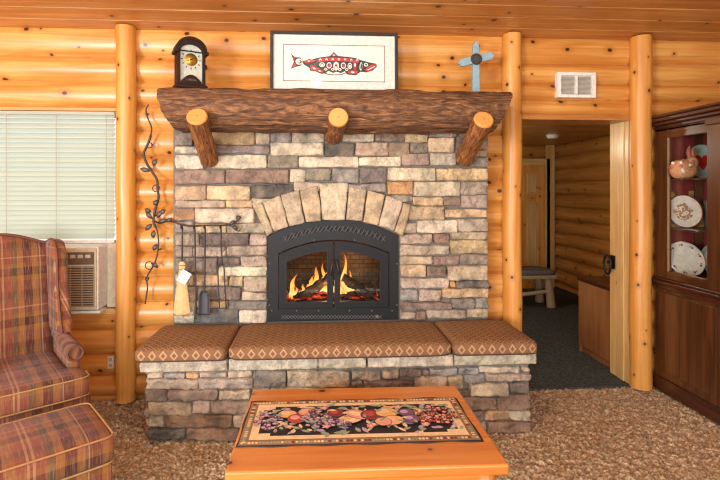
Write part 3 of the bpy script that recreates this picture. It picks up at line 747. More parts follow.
# voussoirs
V5 = [((10, 80), (39, 71), (75, 165), (55, 180)), ((41, 71), (97, 51), (125, 148), (78, 164)), ((100, 50), (157, 35), (175, 135), (128, 148)), ((160, 33), (217, 21), (230, 128), (178, 134)),
      ((221, 11), (313, 11), (303, 126), (233, 126)), ((316, 25), (372, 31), (358, 131), (307, 127)), ((375, 34), (430, 48), (408, 145), (362, 132)), ((433, 50), (488, 70), (458, 160), (411, 147)), ((491, 72), (515, 82), (487, 176), (461, 163))]
ac_ = 'EEKEWEEKE'
for q, k in zip(V5, ac_):
    P = [U(250 + u / 3.2, 180 + v / 3.2, FY - 0.012) for u, v in q]
    cx5, cz5 = sum(p[0] for p in P) / 4, sum(p[1] for p in P) / 4; P = [(p[0] + (p[0] - cx5) / math.hypot(p[0] - cx5, p[1] - cz5) * 0.005, p[1] + (p[1] - cz5) / math.hypot(p[0] - cx5, p[1] - cz5) * 0.005) for p in P]
    mb = MB(); stone(mb, [P[3], P[2], P[1], P[0]], FY - 0.012, 0.04, shade(k, 6), 0.005, cornercut=0.15)
    o = mb.build('keystone' if k == 'W' else 'arch_stone', M['stone'], fp, world=True)
# mortar body of the chimney: U shape around the insert
ix0, ix1 = U(267.3, 236, FY)[0], U(398.6, 234, FY)[0]
zs = U(333, 236, FY)[1]; zk = U(333, 218.5, FY)[1]; zb = U(333, 320.5, FY)[1]
def archz(x, x0=None, x1=None, zs_=None, zk_=None):
    x0, x1 = (ix0 if x0 is None else x0), (ix1 if x1 is None else x1)
    t = (x - (x0 + x1) / 2) / ((x1 - x0) / 2)
    a, b = (zs if zs_ is None else zs_), (zk if zk_ is None else zk_)
    return a + (b - a) * (1 - t * t)
FXL, FXR, FZT = FX0 + 0.004, FX1 - 0.004, 2.02
arc = [(ix1 + (ix0 - ix1) * k / 20, archz(ix1 + (ix0 - ix1) * k / 20)) for k in range(21)]
poly = [(FXL, 0.0), (ix0, 0.0), (ix0, zb)] + [] 
mb = MB()
mb.prism([(FXL, 0), (ix0, 0), (ix0, zs), (ix0, FZT), (FXL, FZT)], FY + 0.006, 0.05); mb.prism([(ix1, 0), (FXR, 0), (FXR, FZT), (ix1, FZT), (ix1, zs)], FY + 0.006, 0.05)
mb.prism([(ix0, FZT)] + arc[::-1] + [(ix1, FZT)], FY + 0.006, 0.05); mb.prism(rect(ix0, ix1, 0, zb), FY, 0.05)
mb.build('mortar_bed', M['mortar'], fp, world=True)
# raised hearth
HYF = -0.59
hx0, hx1 = UX(148, HYF), UX(529, HYF)
mb = MB(); mb.box(hx0 + 0.006, hx1 - 0.006, HYF, FY, 0.0, 0.425); mb.build('hearth_mortar', M['mortar'], fp, world=True)
mb = MB(); px_stones(mb, hearth_front, HYF, 0.026)
for side, X in (('l', hx0 + 0.006), ('r', hx1 - 0.006)):
    z = 0.005
    while z < 0.40:
        h = random.uniform(0.05, 0.085); h = min(h, 0.415 - z); y = HYF + 0.012
        while y < FY - 0.06:
            wd = min(random.uniform(0.1, 0.25), FY - 0.01 - y)
            a, b = (y, y + wd - 0.008)
            if side == 'l': stone(mb, [(-b, z), (-a, z), (-a, z + h - 0.008), (-b, z + h - 0.008)], X, 0.02, shade(random.choice('PMGKB')), axis='l')
            else: stone(mb, [(a, z), (b, z), (b, z + h - 0.008), (a, z + h - 0.008)], X, 0.02, shade(random.choice('PMGKB')), axis='r')
            y += wd
        z += h
mb.build('hearth_stones', M['stone'], fp, world=True)
# cap slabs
HCY = HYF - 0.035; zc1 = U(272, 359.2, HCY - 0.01)[1]; zc0 = U(272, 370, HCY - 0.01)[1]
for it in cap.split('|'):
    x0, y0, x1, y1 = map(float, it.split())
    a, b = UX(x0, HCY), UX(x1, HCY)
    mb = MB(); c = shade('W', 5)
    mb.box(a + 0.002, b - 0.002, HCY, FY, zc0, zc1, 0, c=c)
    stone(mb, [(a, zc0), (b, zc0), (b, zc1), (a, zc1)], HCY + 0.004, 0.016, c, 0.007, 0.012)
    mb.build('hearth_slab', M['stone'], fp, world=True)
HTOP = zc1
# ---------------------------------------------------------------- black arched insert with fire
fi = thing('fireplace_insert', 'black arched fireplace insert with two glass doors set in the stone', 'fireplace insert', ((ix0 + ix1) / 2, FY, zb))
N = 16
def half(x0, x1, z0, f): return [(x0, z0), (x1, z0)] + [(x1 + (x0 - x1) * k / N, f(x1 + (x0 - x1) * k / N)) for k in range(N + 1)]
def pz(u, v, Y): return U(250 + u / 3.2, 180 + v / 3.2, Y)
YF = FY - 0.012
ax0_, az0_ = pz(90, 413, YF); ax1_, azs = pz(445, 232, YF); azk = pz(268, 191, YF)[1]
fo = half(ix0 + 0.002, ix1 - 0.002, zb + 0.002, lambda x: archz(x) - 0.002); fin = half(ax0_, ax1_, az0_, lambda x: archz(x, ax0_, ax1_, azs, azk))
mb = MB(); mb.ring(fo, fin, YF, FY + 0.05); face = mb.build('face_frame', M['black'], fi, world=True)
# upper vent slots along the arch and lower grille
mb = MB(); n = 24
for k in range(n):
    t = -1 + 2 * k / (n - 1)
    u = 270 + t * 150; v = 155 + 30 * t * t
    x, z = pz(u, v, YF); 
    for dx in (0.0,):
        mb.prism([(x - 0.015, z - 0.018), (x - 0.004, z - 0.018), (x + 0.013, z + 0.018), (x + 0.002, z + 0.018)], YF - 0.001, YF + 0.004)
bars = MB()
for k in range(n + 1):
    t = -1 + 2 * (k - 0.5) / (n - 1); x, z = pz(270 + t * 150, 155 + 30 * t * t, YF)
    bars.prism([(x - 0.014, z - 0.018), (x - 0.0105, z - 0.018), (x + 0.0135, z + 0.018), (x + 0.010, z + 0.018)], YF - 0.004, YF + 0.001)
    if k % 2 == 0: bars.prism([(x + 0.010, z - 0.018), (x + 0.0135, z - 0.018), (x - 0.0105, z + 0.018), (x - 0.014, z + 0.018)], YF - 0.004, YF + 0.001)
tag(bars.build('vent_bars', M['barsteel'], face, world=True), kind='stuff')
tag(mb.build('upper_vent', M['slot'], face, world=True), kind='stuff')
mb = MB()
for k in range(29):
    u = 112 + k * (410 - 112) / 28
    for q in (433, 443):
        x, z = pz(u + (5 if q == 443 else 0), q, YF); mb.prism([(x - 0.009, z - 0.004), (x - 0.002, z - 0.012), (x + 0.009, z + 0.004), (x + 0.002, z + 0.012)], YF - 0.001, YF + 0.004)
bars = MB()
for k in range(30):
    x, z = pz(107 + k * (410 - 112) / 28, 438, YF)
    for s in (-1, 1): bars.prism([(x - 0.014, z - 0.012 * s), (x - 0.011, z - 0.0145 * s), (x + 0.014, z + 0.012 * s), (x + 0.011, z + 0.0145 * s)][::s], YF - 0.004, YF + 0.001)
tag(bars.build('grille_bars', M['barsteel'], face, world=True), kind='stuff')
tag(mb.build('lower_grille', M['slot'], face, world=True), kind='stuff')
mb = MB()
for u, v in ((62, 268), (62, 400), (470, 268), (470, 400), (70, 418), (150, 418), (220, 418), (318, 418), (390, 418), (455, 418), (205, 192), (335, 192)):
    x, z = pz(u, v, YF); mb.ball((x, YF - 0.002, z), 0.006, 8)
tag(mb.build('rivets', M['pewter'], face, world=True), kind='stuff')
x, z = pz(406, 436, YF); mb = MB(); mb.lathe([(0.011, YF - 0.012), (0.012, YF)], x, z, 12, axis='y'); mb.build('damper_knob', M['pewter'], face, world=True)
xm = pz(268, 300, YF)[0]
arcf = lambda x: archz(x, ax0_, ax1_, azs, azk) - 0.006
for sgn in (-1, 1):
    x0, x1 = (ax0_ + 0.005, xm - 0.003) if sgn < 0 else (xm + 0.003, ax1_ - 0.005)
    g0, g1 = (pz(117, 388, YF)[0], pz(247, 388, YF)[0]) if sgn < 0 else (pz(288, 388, YF)[0], pz(415, 388, YF)[0])
    gz0 = pz(200, 388, YF)[1]; gl, gh = pz(117, 260, YF)[1], pz(247, 226, YF)[1]
    def gtop(x, s=sgn):
        t = (x - g0) / (g1 - g0); t = t if s < 0 else 1 - t
        return gl + (gh - gl) * sin(t * pi / 2)
    mb = MB(); mb.ring(half(x0, x1, az0_ + 0.005, arcf), half(g0, g1, gz0, gtop), YF - 0.022, YF + 0.012)
    d = mb.build('door', M['blackmatte'], fi, world=True, bevel=0.003)
    mb = MB(); mb.ring(half(g0 - 0.008, g1 + 0.008, gz0 - 0.008, lambda x: gtop(max(g0, min(g1, x))) + 0.008), half(g0 + 0.001, g1 - 0.001, gz0 + 0.001, lambda x: gtop(x) - 0.001), YF - 0.026, YF - 0.018); mb.build('glass_bead', M['black'], d, world=True)
    mb = MB(); P = half(g0 - 0.004, g1 + 0.004, gz0 - 0.004, lambda x: gtop(max(g0, min(g1, x))) + 0.004); mb.prism(P, YF - 0.008, YF - 0.003); mb.build('door_glass', M['glass'], d, world=True)
    ha = pz(264 if sgn < 0 else 276, 254, YF); hb = pz(257 if sgn < 0 else 286, 300, YF)
    mb = MB(); pth = [(ha[0], YF - 0.02, ha[1]), (ha[0], YF - 0.05, ha[1] - 0.005), (hb[0], YF - 0.055, hb[1]), (hb[0], YF - 0.02, hb[1] - 0.002)]
    mb.tube(pth, [0.006, 0.008, 0.010, 0.007], 10); mb.build('handle', M['iron'], d, world=True)
# firebox
bx0, bx1, bzz = ax0_ + 0.01, ax1_ - 0.01, az0_ - 0.0
mb = MB(); yb = 0.42; zt = azk + 0.02
mb.box(bx0 - 0.02, bx1 + 0.02, yb, yb + 0.03, bzz, zt); mb.box(bx0 - 0.03, bx0, FY + 0.04, yb, bzz, zt); mb.box(bx1, bx1 + 0.03, FY + 0.04, yb, bzz, zt)
mb.box(bx0 - 0.03, bx1 + 0.03, FY + 0.03, yb + 0.03, bzz - 0.02, bzz + 0.02); mb.box(bx0 - 0.03, bx1 + 0.03, FY + 0.04, yb + 0.03, zt, zt + 0.02)
mb.build('firebox', M['brick'], fi, world=True)
mb = MB()
rnd = random.Random(4)
ef = lambda u, v: Vector((bx0 + 0.03 + (bx1 - bx0 - 0.06) * u, 0.02 + 0.26 * v, bzz + 0.02 + 0.07 * sin(pi * min(1, max(0, u))) ** 0.5 * (0.3 + 0.7 * v) + 0.025 * noise.noise(Vector((u * 18, v * 8, 0)))))
mb.grid(ef, 50, 14); mb.build('ember_bed', M['ember'], fi, world=True)
def PF(px, py, Y): a = U(px, py, Y); return Vector((a[0], Y, a[1]))
LOGS = [((296, 300, .06), (330, 278, .14), .036), ((303, 294, .20), (331, 300, .10), .032), ((343, 277, .10), (374, 300, .05), .036), ((340, 299, .04), (372, 291, .16), .034), ((300, 285, .22), (372, 288, .24), .042)]
for a, b, r in LOGS:
    A, B = PF(*a), PF(*b); mb = MB(); n = 9
    mb.tube([A + (B - A) * (k / n) + Vector((0, 0, 0.008 * sin(k * 2.2))) for k in range(n + 1)], [r * (1 + 0.12 * sin(k * 1.9 + r * 99)) for k in range(n + 1)], 12); mb.build('firewood', M['char'], fi, world=True)
FL = [((290, 298), (296, 274), .10, 9), ((301, 296), (305, 284), .08, 7), ((313, 296), (318, 266), .15, 12), ((322, 294), (325, 272), .16, 12), ((327, 290), (323, 263), .18, 8), ((343, 292), (345, 254), .10, 9), ((349, 294), (349, 270), .12, 8), ((341, 298), (340, 280), .06, 6), ((358, 295), (361, 284), .2, 7), ((308, 298), (310, 280), .20, 11), ((333, 296), (331, 276), .14, 7)]
rf_ = random.Random(12)
FL2 = []
for (x0, y0), (x1, y1), Y, wpx in FL:
    FL2.append(((x0, y0), (x1, y1), Y, wpx * 0.62))
    for q in range(3):
        s = rf_.uniform(0.35, 0.85); dx = rf_.uniform(-5, 5)
        FL2.append(((x0 + dx, y0 + rf_.uniform(-2, 2)), (x0 + dx + (x1 - x0) * s + rf_.uniform(-3, 3), y0 + (y1 - y0) * s), Y + rf_.uniform(-.04, .05), wpx * rf_.uniform(.3, .5)))
for (x0, y0), (x1, y1), Y, wpx in FL2:
    A, B = PF(x0, y0, Y), PF(x1, y1, Y); mb = MB(); n = 12; r0 = wpx / 140 / 2 * 0.8; ph = x0
    path, rr = [], []
    for k in range(n + 1):
        t = k / n; path.append(A + (B - A) * t + Vector((0.016 * sin(t * 6 + ph) * t, 0.012 * cos(t * 5 + ph) * t, 0)))
        rr.append(max(0.0006, r0 * (1 - t) ** 0.75 * (0.55 + 1.1 * min(1, t * 3)) * (1 + 0.15 * sin(t * 11 + ph))))
    N0 = len(mb.v); mb.tube(path, rr, 10)
    L = (B - A).length
    mb.uv = [[(max(0, min(1, (Vector(mb.v[i]) - A).dot(B - A) / (L * L))), 0) for i in f] for f in mb.f]
    mb.build('flame', M['flame'], fi, world=True)
# ---------------------------------------------------------------- mantel log with three brackets
mt = thing('log_mantel', 'thick bark covered log mantel shelf across the top of the stone chimney', 'mantel', (0.15, -0.26, 1.85))
mx0, mx1 = UX(162, -0.30), UX(508, -0.28); mz0, mz1 = 1.872, 2.140; mcz, mcy = (mz0 + mz1) / 2, -0.262
rz_, ry_ = (mz1 - mz0) / 2, 0.165
mb = MB(); NXm, NA = 170, 60; rows = []
for i in range(NXm + 1):
    u = i / NXm; row = []
    for k in range(NA):
        a = 2 * pi * k / NA
        cy_ = math.copysign(abs(cos(a)) ** 0.62, cos(a)); cz_ = math.copysign(abs(sin(a)) ** 0.7, sin(a))
        x = mx0 + (mx1 - mx0) * u
        q = Vector((x * 3.2, cos(a) * 7, sin(a) * 7)); q2 = Vector((x * 9, cos(a) * 17, sin(a) * 17))
        h = 0.014 * noise.noise(q) + 0.009 * noise.noise(q2) + 0.008 * noise.noise(Vector((x * 1.3, cos(a) * 3, sin(a) * 3)))
        big = 1 + 0.03 * sin(x * 2.2 + 1) 
        y = mcy + (ry_ * big + h) * cy_; z = mcz + (rz_ + h) * cz_
        z = min(z, mz1 - 0.001 + 0.003 * noise.noise(q2)) ; y = min(y, FY + 0.0)
        tz = (mz1 - z) / (mz1 - mz0)
        xo = x + (1 - u) ** 14 * (0.095 * tz * tz + 0.012 * noise.noise(q2 * 1.3)) - u ** 14 * (0.13 * tz + 0.012 * noise.noise(q2))
        row.append(mb.vert((xo, y, z)))
    rows.append(row)
per = 0.95
for i in range(NXm):
    for k in range(NA):
        k2 = (k + 1) % NA
        mb.face([rows[i][k], rows[i + 1][k], rows[i + 1][k2], rows[i][k2]], [((i + a) / NXm * (mx1 - mx0), (k + b) / NA * per) for a, b in ((0, 0), (1, 0), (1, 1), (0, 1))], 0, True)
for rg, fl in ((rows[0], True), (rows[-1], False)):
    c = [mb.vert(mb.v[i]) for i in rg]; mb.face(c if fl else c[::-1], None, 0)
mb.build('log_beam', M['bark'], mt, world=True)
def corbel(A, B, r, label=None):
    A, B = Vector(A), Vector(B); mb = MB(); n = 14
    P = [A + (B - A) * (k / n) for k in range(n + 1)]
    mb.tube(P, [r * (1 + 0.06 * noise.noise(Vector((k * .7, A.x * 9, 0)))) for k in range(n + 1)], 22, True)
    for i, v in enumerate(mb.v[:(n + 1) * 22]):
        q = Vector(v); k = min(n, i // 22); d = (q - P[k]).normalized(); mb.v[i] = tuple(q + d * 0.007 * noise.noise(q * 26) + d * 0.004 * noise.noise(q * 60))
    o = mb.build('bracket', M['peeled'], mt, world=True)
    mb = MB(); D = (B - A).normalized(); 
    mb.tube([B - D * 0.004, B + D * 0.008, B + D * 0.013], [r * 1.02, r * 1.0, r * 0.9], 28, True, mcap=0)
    mb.build('sawn_face', M['end'], o, world=True)
c = U(197, 117, -0.50); l = U(209.5, 160, -0.13); corbel((l[0], -0.13, l[1]), (c[0], -0.50, c[1]), 0.063)
c = U(338.5, 117.5, -0.50); corbel((c[0] - 0.02, -0.12, c[1] - 0.075), (c[0], -0.50, c[1]), 0.062)
c = U(483.5, 120, -0.50); l = U(464, 159, -0.13); corbel((l[0], -0.13, l[1]), (c[0], -0.50, c[1]), 0.063)
MZ = mz1
# ---------------------------------------------------------------- hearth seat cushions
cz0 = HTOP + 0.002; chh = 0.088; cyf = -0.682; cyb = FY - 0.052
def seat(x0, x1, label):
    w, d = (x1 - x0) / 2, (cyb - cyf) / 2
    t = thing('seat_cushion', label, 'cushion', ((x0 + x1) / 2, (cyf + cyb) / 2, cz0), group='hearth seat cushions')
    mb = MB(); rr = 0.035; nx = max(12, int(w * 60)); 
    def tw(p): return (p[0], p[1], p[2] + 0.004 * noise.noise(Vector((p[0] * 7 + x0 * 9, p[1] * 9, 1))) * (1 if p[2] > chh / 2 else 0))
    mb.sell((0, 0, chh / 2), (w - 0.003, d, chh / 2), 0.13, 96, 26, e2=0.36, tw=tw); mb.build('cover', M['cush'], t)
    def loop(z, k=0.985):
        pts = []
        for j in range(64):
            a = 2 * pi * j / 64; pts.append(((w - 0.003) * k * math.copysign(abs(cos(a)) ** 0.13, cos(a)), d * k * math.copysign(abs(sin(a)) ** 0.13, sin(a)), z))
        return pts
    mb = MB(); mb.tube(loop(0.012, 0.972), 0.005, 6, closed=True); mb.build('piping', M['cushpipe'], t)
    return t
e0, e1, e2, e3 = UX(133.5, -0.66), UX(227, -0.66), UX(453, -0.66), UX(538.5, -0.66)
seat(e0, e1, 'short patterned seat cushion at the fire tool end of the hearth')
seat(e1, e2, 'longest patterned seat cushion on the hearth, below the fireplace doors')
seat(e2, e3, 'short patterned seat cushion at the doorway end of the hearth')
# ---------------------------------------------------------------- things on the mantel
cx, cyk = -0.833, -0.27
ck = thing('mantel_clock', 'dark wooden arched mantel clock with brass dial standing at one mantel end', 'clock', (cx, cyk, MZ), rad(27))
W2, D2, HS, HA = 0.090, 0.05, 0.245, 0.340
mb = MB(); mb.box(-W2 - 0.012, W2 + 0.012, -D2 - 0.012, D2 + 0.005, 0, 0.028); mb.build('base', M['clockwood'], ck, bevel=0.006)
def arch(w, zs_, zk_, zb_, n=18): return [(-w, zb_), (w, zb_)] + [(w * cos(pi * k / n), zs_ + (zk_ - zs_) * sin(pi * k / n)) for k in range(n + 1)]
mb = MB(); mb.ring(arch(W2, HS, HA - 0.012, 0.02), arch(W2 - 0.019, HS - 0.005, HA - 0.048, 0.04), -D2, D2); mb.build('case', M['clockwood'], ck, bevel=0.003)
mb = MB(); o = [(W2 + 0.014, HS + 0.0)] + [((W2 + 0.010) * cos(pi * k / 20), HS + 0.006 + (HA - HS - 0.006) * sin(pi * k / 20)) for k in range(21)] + [(-W2 - 0.014, HS)]
i_ = [(W2 - 0.002, HS - 0.0)] + [((W2 - 0.004) * cos(pi * k / 20), HS + (HA - 0.018 - HS) * sin(pi * k / 20)) for k in range(21)] + [(-W2 + 0.002, HS)]
mb.ring(o, i_, -D2 - 0.007, D2 + 0.004); mb.build('hood', M['clockwood'], ck)
for s in (-1, 1):
    mb = MB(); mb.box(s * (W2 + 0.004) - 0.014, s * (W2 + 0.004) + 0.014, -D2 - 0.014, D2, HS - 0.016, HS + 0.006); mb.build('capital', M['clockwood'], ck, bevel=0.004)
mb = MB(); mb.prism(arch(W2 - 0.018, HS - 0.005, HA - 0.047, 0.04), -0.030, 0.03); dial = mb.build('dial', M['dial'], ck)
mb = MB(); mb.lathe([(0.0, -0.0335), (0.040, -0.0335), (0.042, -0.030)], 0, 0.195, 28, axis='y'); mb.build('dial_centre', M['brass'], dial)
for k in range(12):
    mb = MB(); a = k * pi / 6; x, z = 0.058 * sin(a), 0.195 + 0.058 * cos(a)
    dx, dz = sin(a), cos(a); mb.prism([(x + dz * .0025 - dx * .006, z - dx * .0025 - dz * .006), (x - dz * .0025 - dx * .006, z + dx * .0025 - dz * .006), (x - dz * .0025 + dx * .006, z + dx * .0025 + dz * .006), (x + dz * .0025 + dx * .006, z - dx * .0025 + dz * .006)], -0.033, -0.029); mb.build('hour_mark', M['slot'], dial)
for nm, a, L in (('hour_hand', rad(62), 0.036), ('minute_hand', rad(246), 0.052)):
    x, z = L * sin(a), L * cos(a); mb = MB(); mb.prism([(-z * .06, 0.195 + x * .06), (z * .06, 0.195 - x * .06), (x, 0.195 + z)], -0.039, -0.036); mb.build(nm, M['slot'], dial)
mb = MB(); mb.prism([(-0.066, 0.03)] + [(-0.066 + 0.132 * k / 12, 0.05 + 0.045 * sin(pi * k / 12)) for k in range(13)] + [(0.066, 0.03)], -0.040, -0.028); ap = mb.build('arched_apron', M['clockwood'], ck)
mb = MB()
for k in range(9): mb.prism([(-0.032 + k * 0.008, 0.055), (-0.027 + k * 0.008, 0.055), (-0.029 + k * 0.008 , 0.062 + 0.012 * sin(pi * k / 8))], -0.043, -0.039)
mb.build('carved_fan', M['pewter'], ap)
mb = MB(); mb.prism(arch(W2 - 0.018, HS - 0.005, HA - 0.047, 0.04), -0.047, -0.0445); mb.build('glass', M['glass'], ck)
mb = MB(); mb.ball((W2 + 0.012, 0, 0.17), 0.010, 10); mb.build('side_knob', M['clockwood'], ck)

# framed salmon print leaning on the logs
pX0, pX1 = UX(270.5, -0.22), UX(397, -0.20); PW = (pX1 - pX0) / 2; PH = 0.416; LEAN = rad(1.9)
pic = thing('framed_print', 'wide dark framed print of a red and black salmon standing on the mantel', 'picture', ((pX0 + pX1) / 2, -0.240, MZ + 0.001), rx=-LEAN)
sx_ = 2 * PW / 126.5; sz_ = PH / 59.5
def L(px, py): return ((px - 333.75) * sx_, (92.0 - py) * sz_)
mb = MB(); mb.ring(rect(-PW, PW, 0, PH), rect(-PW + 0.021, PW - 0.021, 0.021, PH - 0.021), -0.014, 0.014); mb.build('frame', M['frame'], pic, bevel=0.003)
mb = MB(); mb.box(-PW + 0.015, PW - 0.015, 0.002, 0.010, 0.015, PH - 0.015); mb.build('mat_board', M['mat'], pic)
a, b = L(283, 81), L(384, 45)
mb = MB(); mb.ring(rect(a[0], b[0], a[1], b[1]), rect(a[0] + .004, b[0] - .004, a[1] + .004, b[1] - .004), 0.0008, 0.0022); mb.build('inner_border', M['ink'], pic)
mb = MB(); mb.sheet(rect(a[0] + .004, b[0] - .004, a[1] + .004, b[1] - .004), 0.0013, 0); pap = mb.build('paper', M['paper'], pic)
def F(u, v): return L(285 + u / 7.2, 45 + v / 7.2)
fish = MB(); lay = [0.0010]
def shp(pts, m):
    lay[0] -= 0.000045; fish.sheet([F(*p) for p in pts][::-1], lay[0], m)
def ell(u, v, a, b, m, rot=0, n=20): shp([(u + a * cos(2 * pi * k / n) * cos(rot) - b * sin(2 * pi * k / n) * sin(rot), v + a * cos(2 * pi * k / n) * sin(rot) + b * sin(2 * pi * k / n) * cos(rot)) for k in range(n)], m)
BK, RD, CR = 0, 1, 2
shp([(40, 66), (72, 92), (108, 92), (130, 122), (108, 152), (80, 158), (40, 174), (62, 122)], BK)
shp([(47, 76), (72, 96), (66, 118)], RD); shp([(47, 166), (66, 126), (80, 152)], RD); ell(98, 122, 25, 22, CR); ell(102, 124, 16, 12, BK); ell(98, 122, 10, 8, CR)
shp([(126, 118), (160, 108), (168, 100), (188, 108), (225, 94), (270, 86), (318, 80), (345, 50), (376, 78), (440, 82), (500, 90), (545, 106), (600, 120), (648, 128), (656, 148), (625, 178), (580, 192), (540, 188), (520, 200), (505, 213), (450, 210), (430, 200), (400, 213), (350, 216), (300, 212), (280, 204), (255, 206), (215, 190), (180, 188), (170, 165), (128, 140)], BK)
shp([(224, 106), (275, 92), (340, 88), (440, 92), (525, 104), (520, 128), (440, 116), (330, 112), (232, 122)], RD)
for k in range(7): ell(250 + k * 44, 108 - 4 * sin(k * pi / 6), 8, 10, CR); ell(250 + k * 44, 112 - 4 * sin(k * pi / 6), 5, 6, RD)
shp([(325, 80), (345, 56), (370, 78)], RD); ell(346, 74, 7, 5, CR)
shp([(132, 124), (165, 108), (215, 112), (190, 128), (150, 136)], RD); ell(168, 118, 9, 5, CR)
shp([(176, 150), (200, 146), (240, 172), (276, 186), (262, 200), (212, 184), (184, 182)], RD); ell(205, 168, 12, 7, CR, 0.5); ell(245, 186, 10, 5, CR, 0.4)
shp([(290, 196), (310, 186), (340, 200), (365, 190), (395, 200), (425, 186), (430, 194), (396, 208), (345, 210), (300, 206)], CR)
for u, v, a_, b_ in ((262, 142, 22, 18), (312, 146, 20, 24), (362, 150, 22, 34), (414, 146, 20, 24), (460, 148, 17, 24)):
    ell(u, v, a_ * 1.06, b_ * 1.06, BK); ell(u, v, a_ * .92, b_ * .92, CR); ell(u, v, a_ * .62, b_ * .62, BK); ell(u, v + 2, a_ * .46, b_ * .46, RD if u in (312, 362, 414) else CR)
shp([(345, 126), (380, 126), (372, 160), (362, 188), (352, 160)], CR); ell(362, 146, 9, 10, RD)
for u in (288, 338, 388, 438): ell(u, 174, 15, 12, BK); ell(u, 174, 12, 9, CR); ell(u, 173, 6, 4, BK)
shp([(442, 190), (470, 178), (520, 182), (512, 206), (455, 206)], RD); ell(480, 193, 14, 6, CR)
shp([(482, 112), (512, 116), (504, 176), (488, 176)], RD); ell(497, 140, 6, 14, CR)
ell(540, 150, 10, 30, CR, 0.1); ell(542, 150, 6, 22, BK, 0.1)
ell(576, 138, 15, 13, CR); ell(577, 138, 7, 7, BK)
shp([(566, 176), (590, 150), (618, 136), (652, 132), (654, 148), (624, 172), (590, 186)], RD); shp([(585, 172), (640, 146), (642, 150), (592, 177)], CR)
fish.build('salmon_motif', [M['inkblk'], M['red'], M['mat']], pap)
mb = MB(); mb.box(-PW + 0.015, PW - 0.015, -0.007, -0.005, 0.015, PH - 0.015); mb.build('glass', M['glass'], pic)

# teal cross
kx, kz = U(475.5, 93, -0.24)
cr = thing('wooden_cross', 'small pale teal wooden cross standing on the mantel near the log post', 'cross', (kx, -0.24, MZ + 0.001))
mb = MB(); mb.prism([(-0.024, 0), (0.027, 0), (0.022, 0.335), (0.001, 0.372), (-0.022, 0.335)], -0.012, 0.012); mb.build('upright', M['teal'], cr, bevel=0.003)
mb = MB(); a = rad(14); R = lambda x, z: (x * cos(a) - z * sin(a), 0.240 + x * sin(a) + z * cos(a))
mb.prism([R(-0.132, 0), R(-0.108, -0.026), R(0.108, -0.026), R(0.132, 0), R(0.108, 0.026), R(-0.108, 0.026)], -0.017, 0.006); mb.build('crossbar', M['teal'], cr, bevel=0.003)
mb = MB(); mb.lathe([(0.0, -0.030), (0.020, -0.030), (0.037, -0.024), (0.040, -0.017)], 0.0, 0.240, 24, axis='y')
for k in range(10): mb.ball((0.028 * cos(k * pi / 5), -0.028, 0.240 + 0.028 * sin(k * pi / 5)), 0.008, 8)
mb.build('medallion', M['darkpewter'], cr)

# ---------------------------------------------------------------- iron vine rack
vr = thing('iron_vine_rack', 'wrought iron vine rack with leaves and tool hooks on the logs by the chimney', 'tool rack', (UX(155, -0.06), 0.0, U(155, 222, -0.06)[1]))
def PV(px, py, Y=-0.055): a = U(px, py, Y); return (a[0], Y, a[1])
mb = MB(); mb.tube(smooth_path([PV(148.8, 104.5), PV(146.2, 109), PV(147, 116), PV(151.5, 128), PV(149.8, 139), PV(146, 148), PV(143.8, 154), PV(146.5, 163), PV(151.5, 171), PV(157, 180), PV(157.5, 188), PV(158.5, 198), PV(155.5, 209), PV(153.5, 221), PV(157.5, 232), PV(158.4, 246), PV(155.2, 262), PV(147, 277), PV(147.5, 288), PV(145, 304)], 7), [0.005] * 26 + [0.0085] * 70 + [0.005] * 38, 8); mb.build('main_stem', M['iron'], vr, world=True)
def curl(px, py, r, turns=1.15, Y=-0.058):
    c = PV(px, py, Y); mb = MB(); n = 22
    mb.tube([(c[0] + r * (1 - .25 * k / n) * cos(2 * pi * turns * k / n), Y - 0.004 * k / n, c[2] + r * (1 - .25 * k / n) * sin(2 * pi * turns * k / n)) for k in range(n + 1)], 0.0035, 7); mb.build('tendril', M['iron'], vr, world=True)
curl(149.8, 145.5, 0.020); curl(156, 188.6, 0.026); curl(149.3, 265.7, 0.030); curl(147, 279, 0.014)
def leaf(px, py, ang, Ln=0.055, wd=0.024, Y=-0.066):
    Ln *= 1.2; wd *= 1.35
    c = PV(px, py, Y); mb = MB(); n = 10
    def f(u, v):
        w = wd * sin(pi * min(1, u * 0.98 + 0.01)) ** 0.8 * (v - 0.5); x = Ln * u
        return (c[0] + x * cos(ang) - w * sin(ang), Y - 0.012 * sin(pi * u) + 0.010 * abs(v - .5), c[2] + x * sin(ang) + w * cos(ang))
    mb.grid(f, n, 4); o = mb.build('leaf', M['leafiron'], vr, world=True)
    s = o.modifiers.new('solid', 'SOLIDIFY'); s.thickness = 0.002
    return o
for p in ((153, 166, 1.1, .05), (150, 171, 2.9, .06), (152, 219, 2.2, .055), (157, 218, 1.0, .055), (152, 224, 3.9, .055), (158, 222, .2, .06), (154, 230, 4.6, .05), (160, 214, .7, .04), (157, 244, 4.2, .045), (154, 262, 5.2, .04), (158, 200, 4.0, .04), (151, 212, 2.7, .04)): leaf(*p)
arm = [PV(154, 221, -0.06), PV(160, 223.2, -0.09), PV(167, 221.2, -0.13), PV(174, 222, -0.165), PV(182, 225, -0.17), PV(194, 226, -0.17), PV(207, 225.4, -0.17), PV(220, 225.6, -0.17), PV(230, 224.4, -0.17), PV(237, 220.5, -0.168), PV(240.5, 217.5, -0.168), PV(237.5, 216.2, -0.168), PV(236.5, 219, -0.168)]
mb = MB(); mb.tube(smooth_path(arm, 6), 0.006, 8); mb.build('hook_arm', M['iron'], vr, world=True)
mb = MB(); mb.tube(smooth_path([PV(228, 225, -.17), PV(233, 227, -.172), PV(237.5, 231, -.17), PV(240.5, 229.5, -.17)], 6), 0.004, 7); mb.build('tendril', M['iron'], vr, world=True)
